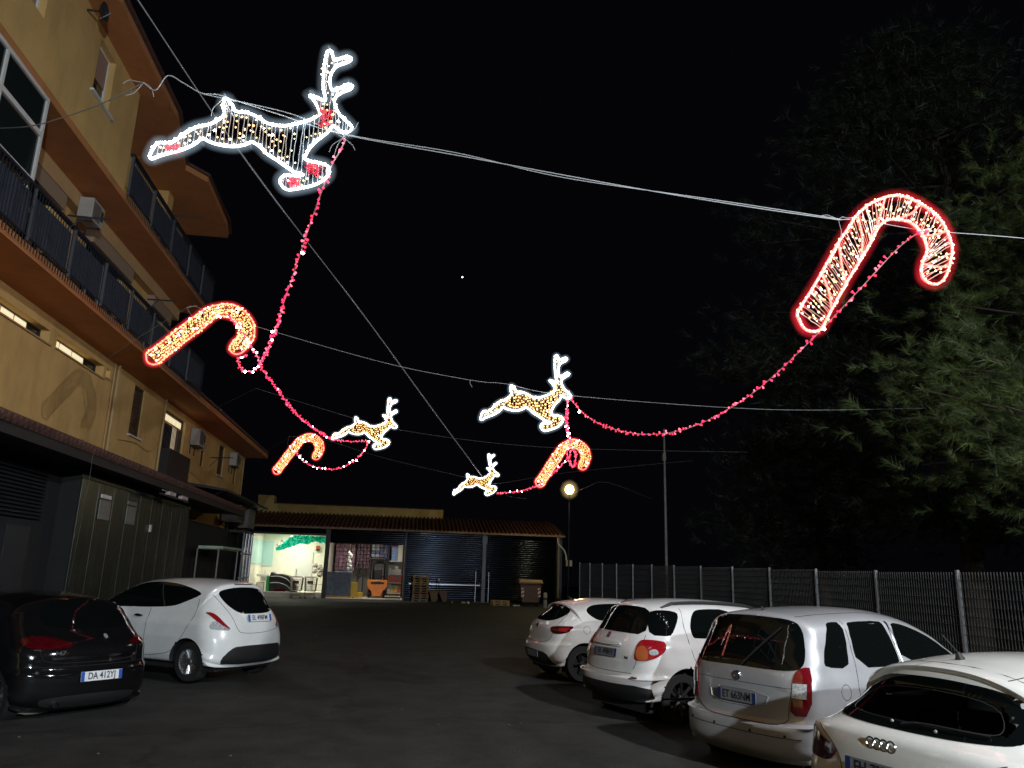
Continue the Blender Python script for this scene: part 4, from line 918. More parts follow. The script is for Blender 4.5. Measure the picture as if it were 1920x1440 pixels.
# tiled canopy over the shop front
can = part('canopy', MB().prism([(-7.5,4.42),(-6.04,3.86),(-6.04,3.64),(-6.20,3.64),(-6.25,3.70),(-7.5,3.72)], 1, 2.0, 30.9), M_fascia)
b = MB(); y = 2.1
while y < 30.9:
    b.tube([(-5.98,y,3.875),(-6.5,y,4.075),(-7.47,y,4.45)], [.082,.075,.07], 6); y += .19
sub('roof_tile', b, M_tile, can, kind='stuff')
# shop front below
M_deep = mat('dark_recess_shade', (.007,.008,.010), .85, noise=.3, nscale=3)  # near-black colour holds the shade under the canopy
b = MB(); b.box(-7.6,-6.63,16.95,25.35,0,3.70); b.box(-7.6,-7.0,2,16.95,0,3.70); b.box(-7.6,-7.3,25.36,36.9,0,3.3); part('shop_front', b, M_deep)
for i in range(9):
    y = 16.98+i*.93; b = MB(); b.box(-6.628,-6.60, y, y+.915, .06, 3.46); part('cladding_panel', b, M_clad, bevel=.004)
    b = MB(); 
    for q in (.30,.61): b.prism([(-6.600,y+q-.02),(-6.594,y+q),(-6.600,y+q+.02)], 2, .08, 3.44)
    part('cladding_rib', b, M_clad)
b = MB(); b.box(-6.62,-6.585, 16.9, 25.4, 3.47, 3.56); part('panel_track', b, M_dark)
for y in (18.0, 19.72):
    b = MB(); b.box(-6.588,-6.562,y,y+.62,2.70,3.12); part('notice_board', b, M_sign)
    b = MB(); b.box(-6.588,-6.560,y+.02,y+.60,3.16,3.24); part('board_rail', b, M_frame if y < 19 else M_sign)
b = MB(); b.box(-6.588,-6.55,21.6,21.7,2.60,2.78); part('alarm_box', b, M_frame)
b = MB(); b.box(-6.588,-6.555,24.1,24.3,1.70,1.74); part('door_pull', b, M_dark)
for i in range(7):
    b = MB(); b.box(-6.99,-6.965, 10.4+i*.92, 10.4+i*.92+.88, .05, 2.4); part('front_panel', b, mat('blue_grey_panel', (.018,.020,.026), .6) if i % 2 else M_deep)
b = MB()
for i in range(16): b.prism([(-6.97,2.55+i*.07),(-6.93,2.55+i*.07),(-6.97,2.60+i*.07)], 1, 13.2, 16.2)
part('louvre', b, M_dark)
# twin lamp fitting under the canopy, unlit
tl = thing('emergency_light', 'pair of small square lamps, unlit, on a bar below the tiled canopy', 'light', (-6.12, 21.9, 3.56))
b = MB(); b.box(-.03,.03,-1.3,1.25,-.06,-.02); b.build('bar', M_dark, tl)
for y in (-.75, .45): b = MB(); b.box(-.06,.06,y,y+.62,-.02,.17); b.build('lamp_housing', mat('pale_pink_plastic', (.50,.42,.42), .5), tl, bevel=.02)
b = MB(); b.box(.0,.02,-1.25,-.8,.05,.10); b.build('bracket', M_frame, tl)
# low dark awning beyond the tiled canopy
aw = thing('metal_awning', 'thin dark metal awning jutting from the ochre wall near its far corner', 'awning', (-7.5, 31, 4.3))
b = MB(); b.prism([(0,0.28),(1.35,.10),(1.35,.02),(0,.18)], 1, -3.0, 5.6); b.build('roof_sheet', M_dark, aw)
for y in (-2.8, 0, 2.8, 5.4): b = MB(); b.tube([(0,y,-.5),(1.25,y,.05)], .022, 5); b.build('strut', M_dark, aw)

def split_ac(x, y, z, w_, h, label, d=.30, axis='x'):
    t = thing('air_conditioner', label, 'air conditioner', (x, y, z), 0, 'air conditioner units on the ochre wall')
    b = MB(); b.box(0, d, 0, w_, 0, h); b.build('casing', M_ac, t, bevel=.012)
    b = MB(); b.box(d, d+.006, w_*.08, w_*.66, h*.10, h*.90); b.build('fan_recess', M_grille, t)
    b = MB()
    for i in range(9): b.box(d+.006, d+.018, w_*.09, w_*.65, h*(.12+i*.09), h*(.12+i*.09)+.012)
    b.build('grille_bar', M_ac, t)
    for yy in (w_*.18, w_*.82): b = MB(); b.box(-.02, d*.95, yy-.02, yy+.02, -.035, -.003); b.box(-.02,.01,yy-.02,yy+.02,-.3,-.036); b.build('bracket', M_rail, t)
    b = MB(); b.box(d,d+.004,w_*.72,w_*.92,h*.3,h*.8); b.build('side_grille', M_grille, t)
    return t
split_ac(-7.48, 27.62, 5.83, .85, .58, 'white air conditioner beside the tall balcony door on the ochre wall')
split_ac(-7.48, 33.85, 5.95, .85, .55, 'white air conditioner near the far corner, between two narrow shuttered windows')
split_ac(-7.27, 16.15, 8.88, .62, .48, 'white air conditioner hanging high under the upper balcony, left part of the block')
split_ac(-7.48, 21.4, 11.1, .85, .60, 'white air conditioner on the top balcony wall under the eaves')
wb = thing('wall_cabinet', 'white metal cabinet low at the left edge, behind the black hatchback', 'cabinet', (-6.98, 13.9, 0))
b = MB(); b.box(0,.35,0,.75,0,1.02); b.build('casing', M_ac, wb, bevel=.01)
b = MB()
for i in range(8): b.box(.351,.356,.15,.62,.22+i*.085,.26+i*.085)
b.build('vent', M_grille, wb)
sat = thing('satellite_dish', 'small dark satellite dish high on the ochre wall at the top left', 'satellite dish', (-6.44, 13.3, 11.9))
b = MB(); b.lathe([(0,0),(.12,.012),(.22,.05),(.30,.10)], c=(.22,0,-.10), n=20, axis='x'); b.v=[(x,y*.6,-.1+(z+.1)*.6) for x,y,z in b.v]; b.build('dish', M_dark, sat, smooth=True)
b = MB(); b.tube([(0,0,-.1),(.22,0,-.10)], .02, 6); b.tube([(.24,0,-.26),(.42,0,-.12)], .010, 5); b.build('arm', M_rail, sat)

# ---- dark corner between the block and the warehouse
rk = thing('metal_trolley', 'tall empty metal frame trolley left of the lit doorway', 'trolley', (-6.6, 29.9, 0))
b = MB()
for x in (-.35,.35):
    for y in (-1.6,1.6): b.box(x-.02,x+.02,y-.02,y+.02,.1,2.34)
b.box(-.37,.37,-1.62,1.62,2.34,2.37); b.build('frame', mat('grey_tube', (.30,.30,.30), .4, .5), rk)
b = MB(); b.box(-.36,.36,-1.6,1.6,.35,.38); b.box(-.36,.36,-1.6,1.6,1.2,1.23); b.build('shelf', M_dark, rk)
bd = thing('foam_board', 'pale green foam board lying on top of the metal trolley', 'board', (-6.6, 30.2, 2.375))
b = MB(); b.box(-.42,.42,-1.6,1.9,0,.09); b.build('sheet', mat('pale_green_foam', (.42,.58,.42), .7, noise=.3, nscale=5), bd, bevel=.02)
cb = thing('glass_cabinet', 'tall framed glass cabinet standing against the corner left of the lit doorway', 'cabinet', (-7.15, 35.6, 0))
b = MB(); b.box(-.4,.5,-1,1,0,.15); b.box(-.4,.5,-1,1,3.2,3.3); b.build('base', M_dark, cb)
for y in (-.98,-.3,.36,.98): b = MB(); b.box(.44,.50,y-.025,y+.025,.15,3.2); b.build('upright', M_rim, cb)
for z in (1.3,2.3): b = MB(); b.box(.40,.51,-.97,.97,z,z+.05); b.build('crossbar', M_frame, cb)
for a in (-.95,-.27,.39): b = MB(); b.box(.455,.465,a,a+.56,.16,3.19); b.build('pane', M_glz, cb)
for i, (y, z, w_, lab) in enumerate([(33.2,3.55,1.0,'dull grey metal box mounted high, nearer of two before the lit doorway'),(35.0,3.42,1.5,'larger dull grey metal box mounted high beside the corner of the warehouse')]):
    t = thing('utility_box', lab, 'utility box', (-6.9, y, z), 0, 'boxes mounted high in the dark corner')
    b = MB(); b.box(-.5,.25,0,w_,0,.85); b.build('casing', mat('dull_grey_box', (.14,.13,.13), .6, noise=.25, nscale=5), t, bevel=.01)
    b = MB(); b.box(.25,.256,.08,w_-.08,.08,.77); b.build('door_panel', M_sign if i else M_dark, t); b = MB(); b.tube([(-.3,w_/2,0),(-.3,w_/2,-.6)], .02, 5); b.build('conduit', M_dark, t)
rnd = random.Random(3)
for i, (x, y, w_, h, lab) in enumerate([(-6.7,27.0,.5,.95,'dark crate stack behind the white hatchback roof'),(-6.55,28.4,.6,.55,'brown cardboard box on the floor beside the metal trolley'),(-6.9,32.3,.7,.7,'flattened pile of brown boxes behind the trolley')]):
    t = thing('storage_crate', lab, 'crate', (x, y, 0)); n = 3 if i == 0 else 1
    for j in range(n):
        b = MB(); hh = h/n; b.box(-w_/2,w_/2,-w_/2,w_/2,j*hh+.01,(j+1)*hh-.01); b.build('crate_layer', mat('crate_grey', (.10,.09,.08) if i == 0 else (.20,.13,.08), .8, noise=.3, nscale=8), t, bevel=.012)
        b = MB(); b.box(w_/2,w_/2+.01,-w_*.3,w_*.3,j*hh+hh*.6,j*hh+hh*.75); b.build('hand_hole', M_grille if i else M_frame, t)

# ---- warehouse across the end of the lot
WY = 51.5
M_shut = mat('blue_black_shutter', (.010,.013,.020), .15, metal=.85, noise=.25, nscale=2.5)
M_cream = mat('cream_wall', (.74,.71,.60), .8, noise=.05, nscale=2)
wh = thing('warehouse', 'low warehouse with blue-black roller shutters, two lit open doorways and a clay tile roof', 'building', (0, WY, 0))
def wpart(name, b, m, parent=None, **kw):
    b.v = [(x, y-WY, z) for x, y, z in b.v]; return b.build(name, m, parent or wh, **kw)
b = MB(); b.box(-9.95,-9.62,WY,WY+.3,0,4.4); b.box(-4.86,-4.60,WY,WY+.3,0,4.4); b.box(.22,.32,WY,WY+.3,0,4.4); b.box(10.2,10.6,WY,WY+.3,0,4.4); b.box(-9.62,-4.86,WY,WY+.3,3.88,4.4)
b.box(-9.95,-9.85,WY+.3,WY+8,0,4.4); b.box(10.5,10.6,WY+.3,WY+8,0,4.4); b.box(-9.95,10.6,WY+8,WY+8.2,0,4.4); wpart('wall', b, M_dark)
b = MB(); b.prism([(WY-.35,4.40),(WY+3.6,5.45),(WY+3.6,5.35),(WY+.0,4.36)], 0, -9.95, 10.7); wpart('roof', b, M_tile)
b = MB(); x = -9.9
while x < 10.6: b.tube([(x,WY-.38,4.45),(x,WY+3.55,5.50)], .075, 5); x += .27
wpart('roof_tile', b, mat('clay_tile_far', (.17,.055,.022), .8, noise=.4, nscale=2), kind='stuff')
b = MB(); b.box(-9.95,10.7,WY-.50,WY-.38,4.30,4.42); wpart('gutter', b, mat('gutter_brown', (.20,.13,.06), .5))
b = MB(); b.box(-9.9,2.75,WY+3.6,WY+3.9,5.2,6.10); b.box(-9.95,-8.9,WY+3.55,WY+4.6,5.1,6.62); wpart('parapet', b, mat('ochre_parapet', (.52,.38,.14), .9, noise=.15, nscale=1.2))
b = MB(); x = -8.8
while x < 2.7: b.tube([(x,WY+3.5,6.12),(x,WY+4.0,6.14)], .06, 5); x += .22
wpart('coping_tile', b, M_tile, kind='stuff')
def shutter(x0, x1, z0, z1, y):
    b = MB(); z = z0; n = 5; pr = []; p = .135
    while z < z1:
        for k in range(8): t = k/8; pr.append((y-.022*(1-abs(2*t-1)**3.2), z+p*t))
        z += p
    vs_ = [(x0, q[0], q[1]) for q in pr]+[(x1, q[0], q[1]) for q in pr]; N = len(pr)
    b.add(vs_, [(i, i+1, N+i+1, N+i) for i in range(N-1)]); return b
wpart('roller_shutter', shutter(.34,5.25,.12,4.32,WY+.05), M_shut, smooth=True); wpart('roller_shutter', shutter(5.52,10.18,.12,4.32,WY+.05), M_shut, smooth=True)
wpart('rolled_shutter', shutter(-4.58,.20,3.45,4.36,WY+.05), M_shut); wpart('rolled_shutter', shutter(-9.60,-4.88,4.0,4.36,WY-.06), M_shut)
for x in (.34, 5.52): b = MB(); b.box(x, x+(4.9 if x < 1 else 4.64), WY-.01, WY+.06, .02, .13); wpart('bottom_rail', b, M_shut)
b = MB(); b.box(.6,5.2,WY-.012,WY+.05,1.02,1.09); wpart('shutter_rail', b, mat('bright_rail', (.30,.33,.38), .25, .8))
b = MB(); b.box(5.27,5.50,WY-.14,WY+.1,0,4.28); b.box(5.22,5.55,WY-.17,WY-.14,3.7,4.2); wpart('door_post', b, mat('grey_blue_post', (.11,.13,.17), .45, .3))
b = MB(); b.box(.22,10.2,WY-.05,WY+.0,4.325,4.41); wpart('shutter_housing', b, mat('housing_blue', (.08,.10,.14), .3, .5))
# rooms behind the two open doorways
b = MB(); b.box(-9.84,-4.70,WY+5.5,WY+5.7,0,4.3); b.box(-9.84,-9.64,WY+.31,WY+5.5,0,4.3); b.box(-4.80,-4.70,WY+.31,WY+5.5,0,4.3); b.box(-9.84,-4.70,WY+.31,WY+5.7,4.30,4.35); wpart('room_wall', b, M_cream)
b = MB(); b.box(-9.62,-4.86,WY+1.0,WY+5.5,0,.30); wpart('room_floor', b, M_cream)
b = MB(); b.box(-4.69,.32,WY+6.5,WY+6.7,0,4.3); b.box(.22,.32,WY+.31,WY+6.5,0,4.3); b.box(-4.69,.32,WY+.31,WY+6.7,4.30,4.35); wpart('room_wall', b, mat('store_wall', (.35,.33,.29), .9))
b = MB(); b.box(-4.58,.20,WY-.1,WY+6.5,.004,.05); wpart('threshold', b, M_cream)
b = MB(); b.box(-9.62,-8.9,WY+5.45,WY+5.495,1.9,3.6); b.box(-9.635,-9.60,WY+1.4,WY+5.4,2.0,3.62); wpart('wall_panel', b, mat('pale_blue_panel', (.42,.62,.58), .7))
dr = wpart('inner_door', MB().box(-7.30,-6.15,WY+5.42,WY+5.49,.3,2.95), mat('grey_white_door', (.62,.62,.58), .5)); 
b = MB(); b.box(-7.22,-7.17,WY+5.38,WY+5.42,1.3,1.75); wpart('door_handle', b, M_rim)
# fluorescent tubes that light the rooms
for nm, x, y in (('tube_light',-7.3,WY+2.4),('tube_light',-7.3,WY+4.4)):
    t = thing('tube_light', 'lit fluorescent tube on the ceiling of the left doorway, '+('nearer' if y < WY+3 else 'farther')+' one', 'light', (x, y, 4.22), 0, 'fluorescent tubes in the left room')
    b = MB(); b.box(-.75,.75,-.06,.06,0,.06); b.build('fixture', M_frame, t)
    b = MB(); b.tube([(-.7,0,-.03),(.7,0,-.03)], .022, 8); b.build('tube', mat('tube_glow', (1,1,1), .5, emis=(1,.98,.85), strength=14, sampled=False), t)
    lamp('room_light', (x, y-(1.5 if y < WY+3 else .6), 4.08), 125, (1,.96,.82), kind='AREA', shape='RECTANGLE', size=1.4, size_y=.12)
t = thing('tube_light', 'lit fluorescent tube above the forklift in the right doorway', 'light', (-2.2, WY+2.6, 4.22))
b = MB(); b.box(-.75,.75,-.06,.06,0,.06); b.build('fixture', M_frame, t); b = MB(); b.tube([(-.7,0,-.03),(.7,0,-.03)], .022, 8); b.build('tube', mat('tube_glow2', (1,1,1), .5, emis=(1,.95,.85), strength=14, sampled=False), t)
lamp('room_light', (-2.2, WY+.75, 4.08), 95, (1,.92,.80), kind='AREA', shape='RECTANGLE', size=1.4, size_y=.12)
# turquoise drape across the top of the left doorway
b = MB(); rnd = random.Random(11)
top = [(-8.45,3.12),(-8.1,3.35),(-7.8,3.62),(-7.45,3.93),(-7.0,3.98),(-6.5,3.98),(-6.0,3.98),(-5.5,3.98),(-5.08,3.98)]
bot = [(-8.40,2.92),(-8.0,2.98),(-7.6,3.12),(-7.2,3.30),(-6.8,3.42),(-6.35,3.38),(-6.0,3.58),(-5.5,3.52),(-5.08,3.50)]
T_ = smooth_line([(a[0],0,a[1]) for a in top], 6); B_ = smooth_line([(a[0],0,a[1]) for a in bot], 6); rows = 7; vs_ = []
for i, (p, q) in enumerate(zip(T_, B_)):
    for j in range(rows+1):
        s_ = j/rows; vs_.append((p.x+(q.x-p.x)*s_+rnd.uniform(-.03,.03), WY+3.4+.12*sin(i*1.1)+rnd.uniform(-.10,.10), p.z+(q.z-p.z)*s_+rnd.uniform(-.035,.035)))
b.add(vs_, [(i*(rows+1)+j,(i+1)*(rows+1)+j,(i+1)*(rows+1)+j+1,i*(rows+1)+j+1) for i in range(len(T_)-1) for j in range(rows)])
o = b.build('plastic_drape', mat('turquoise_film', (.01,.72,.50), .25, coat=.6, noise=.35, nscale=3), fixn=False); tag(o, 'crumpled turquoise plastic sheeting hung across the top of the left lit doorway', 'plastic sheeting')
for i, (x, z) in enumerate(((-8.02,3.60),(-8.27,3.30))):
    o = MB().octa((x,WY+3.1,z),.13).build('paper_rosette', M_frame, smooth=False); tag(o, ('upper' if i == 0 else 'lower')+' of two white paper puffs pinned to the turquoise sheeting', 'decoration', 'white puffs on the turquoise sheeting')

# ---- things in and before the doorways
def cart(x, y, label):
    t = thing('shopping_trolley', label, 'trolley', (x, y, 0), 0, 'trolleys parked before the lit doorway')
    b = MB(); W_, z0, z1 = .36, .45, 1.25
    M_ = mat('trolley_grey', (.28,.24,.21), .5, .2, noise=.3, nscale=12)
    for i in range(7):
        s_ = i/6; b.tube([(-W_+.05*(1-s_), -.02, z0+(z1-z0)*s_), (W_-.05*(1-s_), -.02, z0+(z1-z0)*s_)], .012, 4)
    for i in range(9):
        s_ = -1+2*i/8; b.tube([(s_*(W_-.05), -.02, z0), (s_*W_, -.02, z1)], .009, 4)
    b.build('wire_back', M_, t)
    b = MB(); b.prism([(-W_,z1),(-W_+.05,z0),(W_-.05,z0),(W_,z1),(W_-.02,z1),(W_-.07,z0+.02),(-W_+.07,z0+.02),(-W_+.02,z1)], 1, 0, .85); b.build('basket', M_, t)
    b = MB(); b.box(-.17,.17,-.045,-.03,.88,1.06); b.build('sign_plate', mat('maroon_plate', (.16,.05,.04), .5), t)
    b = MB(); b.tube([(-W_,-.06,z1+.05),(W_,-.06,z1+.05)], .022, 6); b.build('push_handle', M_red, t)
    b = MB()
    for s_ in (-1,1): b.tube([(s_*.28,0,z0),(s_*.30,.05,.14),(s_*.28,.85,.14)], .016, 5)
    b.box(-.30,.30,.02,.80,.22,.26); b.build('base_frame', M_, t)
    for s_ in (-1,1):
        for yy in (.03,.8): b = MB(); b.lathe([(0,-.02),(.06,-.02),(.06,.02),(0,.02)], c=(s_*.28,yy,.062), n=12, axis='x'); b.build('wheel', M_tyre, t)
cart(-6.30, 50.2, 'grey wire shopping trolley, left one of two before the left doorway')
cart(-5.45, 50.25, 'grey wire shopping trolley, right one of two before the left doorway')
o = None
b = MB(); rnd = random.Random(5)
for i in range(9): b.lathe([(0,-.16),(.16,-.10),(.20,0),(.14,.10),(0,.15)], c=(-5.36+rnd.uniform(-.28,.3), WY+2.3+rnd.uniform(-.1,.1), 1.42+i*.075), n=7)
o = b.build('plastic_bags', mat('white_bags', (.62,.60,.55), .5, noise=.2, nscale=9)); tag(o, 'heap of white plastic bags piled up at the right side of the left lit doorway', 'bags')
rc = thing('roll_cage', 'pale wire roll cage under the heap of white bags', 'roll cage', (-5.36, WY+2.3, .30))
b = MB()
for x in (-.35,.35):
    for y in (-.25,.25): b.box(x-.015,x+.015,y-.015,y+.015,.1,1.0)
b.build('upright', M_rim, rc)
for z in (.1,.5,.96): b = MB(); b.box(-.36,.36,-.26,.26,z,z+.02); b.build('shelf', M_rim, rc)
hp = thing('covered_ride', 'black curved cover with pale stripes over a rounded object inside the left doorway', 'cover', (-7.55, WY+2, .30))
b = MB(); pts = [(-.80,0),(-.82,.9),(-.75,1.22),(-.62,1.20),(-.50,1.10),(-.1,1.12),(.35,1.02),(.75,.70),(.95,.3),(.95,0)]; b.prism(pts, 1, -.5, .5); b.build('cover', mat('black_cover', (.012,.012,.012), .4, noise=.3, nscale=9), hp, bevel=.06)
for dz, x1 in ((.82,.55),(.42,.6)):
    b = MB(); b.tube(smooth_line([(-.72,-.52,dz+.12),(-.2,-.54,dz+.14),(.3,-.54,dz-.02),(x1,-.52,dz-.28)],5), .016, 5); b.build('stripe', M_frame, hp)
b = MB(); b.box(-1.0,-.72,-.45,.45,0,.95); b.build('green_side', mat('green_plastic', (.02,.30,.06), .5), hp)
b = MB(); b.box(-.45,.25,-.56,-.51,.02,.16); b.build('red_base', M_darkred, hp)
def simple(name, label, cat, parts, loc=(0,0,0), group=None):
    t = thing(name, label, cat, loc, 0, group)
    for nm, b, m in parts: b.build(nm, m, t, bevel=.008)
    return t
M_card = mat('cardboard', (.36,.22,.10), .85, noise=.15, nscale=7)
simple('picture_frame', 'small cream panel in a brown frame leaning by the left doorway wall', 'frame', [('frame', MB().box(-.25,.25,0,.04,0,.55), mat('brown_frame', (.20,.10,.05), .6)), ('panel', MB().box(-.2,.2,-.012,-.002,.05,.5), M_cream)], (-8.9, WY+1.6, .30))
simple('cardboard_box', 'little brown box on the cream floor left of the black cover', 'box', [('carton', MB().box(-.16,.16,0,.3,0,.28), M_card), ('flap', MB().box(-.1,.1,-.006,0,.05,.2), M_brown)], (-8.35, WY+1.6, .30))
simple('alarm_light', 'small orange and black alarm lamp high on the cream wall', 'alarm', [('housing', MB().box(-.14,.14,-.1,0,0,.15), M_black), ('lens', MB().box(-.14,.14,-.1,0,.155,.36), M_amber)], (-5.85, WY+5.44, 3.02))
simple('laundry_sink', 'white sink with a tap at the left wall of the lit room', 'sink', [('basin', MB().box(-.45,.35,-.3,.3,.9,1.05), M_frame), ('pedestal', MB().box(-.2,.15,-.1,.2,0,.9), M_frame), ('tap', MB().tube([(0,.1,1.05),(0,.1,1.3),(0,-.05,1.3)],.02,6), M_chrome)], (-9.0, WY+3.4, .30))
# store room: wrapped pallets, shelves
def packs(x0, x1, y, z0, z1, nx_, nz_, cols, name, label, cat):
    t = thing(name, label, cat, (x0, y, z0)); rn = random.Random(int(x0*100))
    ms = [mat('pack_%d' % i, c_, .45, noise=.35, nscale=14) for i, c_ in enumerate(cols)]
    w_, h = (x1-x0)/nx_, (z1-z0)/nz_
    for i in range(nx_):
        for j in range(nz_):
            b = MB(); b.box(i*w_+.008, (i+1)*w_-.008, rn.uniform(-.03,.03), .8, j*h+.006, (j+1)*h-.006)
            b.build('pack', ms[rn.randrange(len(ms))], t, bevel=.03)
packs(-4.55,-3.2,WY+4.6,1.75,3.55,5,7,[(.33,.17,.25),(.42,.26,.32),(.26,.14,.20)], 'wrapped_goods','tall block of mauve shrink-wrapped paper packs in the right doorway','goods')
packs(-3.12,-2.2,WY+5.2,1.9,3.6,4,7,[(.20,.10,.13),(.28,.16,.20)], 'wrapped_goods','darker mauve packs stacked behind the forklift mast','goods')
packs(-2.1,-.95,WY+5.0,2.72,3.62,4,4,[(.10,.18,.42),(.55,.58,.62),(.30,.22,.35),(.62,.62,.62)], 'boxed_goods','blue and white boxes stacked above the forklift roof','goods')
packs(-4.5,-3.3,WY+4.4,.5,1.72,3,2,[(.36,.34,.36),(.5,.46,.44)], 'boxed_goods','pale bundled goods under the mauve packs','goods')
cr = thing('wrapped_pallet', 'blue-grey plastic-wrapped pallet load at the left side of the right doorway', 'pallet load', (-3.93, WY+1.2, .05))
b = MB(); b.box(-.78,.78,-.5,.6,.15,1.6); b.build('wrapped_load', mat('blue_grey_wrap', (.10,.13,.19), .22, noise=.4, nscale=4, coat=.5), cr, bevel=.03)
b = MB(); b.box(-.8,.8,-.52,.62,0,.13); b.build('pallet_base', M_card, cr)
o = MB(); rnd = random.Random(8)
for i in range(8): o.lathe([(0,-.2),(.10,-.1),(.13,.05),(0,.2)], c=(-3.35+rnd.uniform(-.08,.08), WY+1.3, 1.85+i*.14), n=7)
o = o.build('white_wrap', M_frame); tag(o, 'crumpled white wrapping hanging beside the mauve packs', 'wrapping')
# shelf rack with goods at the right
sh_ = thing('shelf_rack', 'narrow shelf rack at the right side of the right doorway', 'shelf', (-.35, WY+3.0, .05))
for x in (-.5,.5): b = MB(); b.box(x-.03,x+.03,-.25,.25,0,3.6); b.build('upright', M_dark, sh_)
shz = [.28, .95, 1.52, 2.38]
for z in shz: b = MB(); b.box(-.47,.47,-.27,.25,z,z+.05); b.build('shelf_board', M_frame, sh_)
rn = random.Random(4); cols = [(.60,.38,.04),(.50,.09,.05),(.55,.5,.45),(.10,.25,.10),(.62,.45,.08),(.45,.15,.12),(.60,.60,.60)]
gm = [mat('goods_%d' % i, c_, .5, noise=.2, nscale=20) for i, c_ in enumerate(cols)]
n_ = 0; nm_ = ['orange','red','cream','green','yellow','dull red','white']; lvl = ['bottom','second','third','top']
for li, z in enumerate(shz[:3]):
    x = -.44
    while x < .36:
        w_ = rn.uniform(.16,.3); h = rn.uniform(.22,.5); ci = rn.choice([0,4,1,2] if li < 2 else [6,3,2,6])
        b = MB(); b.box(-w_/2,w_/2,-.22,.15,0,h); o = b.build('goods_box', gm[ci], bevel=.01); o.location = (-.35+x+w_/2, WY+3.0, .05+z+.052)
        tag(o, '%s packet on the %s shelf of the rack, %s from its left' % (nm_[ci], lvl[li], ['first','second','third','fourth','fifth'][n_]), 'packet', 'packets on the shelf rack'); n_ += 1; x += w_+.02
    n_ = 0
simple('box_stack', 'blue box beside a tall white panel on the top shelf of the rack', 'boxes', [('blue_box', MB().box(-.30,.10,-.2,.2,0,.95), mat('blue_print', (.18,.28,.48), .5, noise=.5, nscale=10)), ('white_panel', MB().box(.12,.44,-.2,.2,0,1.12), M_cream), ('red_cap', MB().box(-.22,.02,-.21,.19,.953,1.04), M_red)], (-.35, WY+3.0, 2.484))
simple('floor_step', 'cream slab on the floor at the right end of the doorway', 'slab', [('slab', MB().box(-.5,.5,-.4,.4,0,.18), M_cream)] + [('edge_strip', MB().box(-.5,.5,-.41,-.402,.05,.13), M_dark)], (-.42, WY+.8, .052))
# forklift, seen from behind
fk = thing('forklift', 'orange forklift with black overhead guard parked in the right doorway, seen from behind', 'forklift', (-1.45, WY+1.5, .05))
M_or = mat('orange_paint', (.78,.22,.006), .35, noise=.12, nscale=5, coat=.5)
b = MB(); b.prism([(-.56,.62),(-.66,.72),(-.68,1.10),(-.60,1.16),(.60,1.16),(.68,1.10),(.66,.72),(.56,.62),(.36,.40),(.30,.12),(-.30,.12),(-.36,.40)], 1, 0, .55); b.build('counterweight', M_or, fk, bevel=.04)
b = MB(); b.box(-.42,.42,-.012,.02,.90,1.02); b.build('vent_slot', M_black, fk); b = MB(); b.box(-.16,.16,-.02,.0,1.10,1.155); b.build('badge', M_cream, fk)
b = MB(); b.box(-.55,.55,.56,1.9,.20,.85); b.build('chassis', M_or, fk, bevel=.03)
b = MB()
for s_ in (-1,1): b.tube([(s_*.52,.1,1.16),(s_*.55,.25,2.48)], .035, 6); b.tube([(s_*.52,1.6,.9),(s_*.50,1.35,2.48)], .035, 6)
b.build('guard_post', M_black, fk)
b = MB(); b.box(-.60,.60,.15,1.45,2.48,2.55); b.build('overhead_guard', M_black, fk, bevel=.01)
b = MB(); b.box(-.26,.26,.30,.42,1.2,1.85); b.box(-.26,.26,.42,.85,1.16,1.30); b.build('seat', M_black, fk, bevel=.05)
b = MB()
for s_ in (-1,1): b.box(s_*.38-.06,s_*.38+.06,1.95,2.1,.1,2.65)
b.box(-.44,.44,1.97,2.08,2.5,2.62); b.box(-.44,.44,1.97,2.08,1.3,1.4); b.build('mast', M_black, fk)
for s_ in (-1,1):
    b = MB(); b.box(s_*.25-.05,s_*.25+.05,2.1,3.0,.06,.10); b.build('fork', M_black, fk)
    for yy, rr in ((.32,.26),(1.55,.30)): b = MB(); b.lathe([(0,-.1),(rr*.55,-.1),(rr,-.08),(rr,.08),(rr*.55,.1),(0,.1)], c=(s_*.50,yy,rr-.01), n=18, axis='x'); b.build('wheel', M_tyre, fk, smooth=True)
st = thing('pallet_stacker', 'yellow pedestrian stacker with a black mast left of the forklift', 'stacker', (-2.75, WY+.9, .05))
M_yl = mat('yellow_paint', (.62,.40,.02), .4, coat=.4)
b = MB(); b.box(-.36,.06,0,.6,.04,.98); b.build('body', M_yl, st, bevel=.03); b = MB(); b.box(.062,.42,0,.6,.04,.36); b.build('battery_step', M_yl, st, bevel=.03)
b = MB(); b.box(-.05,.03,.62,.72,.1,2.15); b.box(.30,.38,.62,.72,.1,2.15); b.box(-.05,.38,.62,.72,2.05,2.15); b.build('mast', M_black, st)
b = MB(); b.tube([(0,.1,.98),(.08,-.1,1.2),(.1,-.15,1.3)], .03, 6); b.tube([(.1+.16*cos(t*pi/6),-.15,1.42+.16*sin(t*pi/6)) for t in range(12)], .018, 5, closed=True); b.build('tiller', M_black, st)
b = MB(); b.lathe([(0,-.05),(.1,-.05),(.1,.05),(0,.05)], c=(-.2,.2,.06), n=14, axis='x'); b.build('wheel', M_tyre, st)

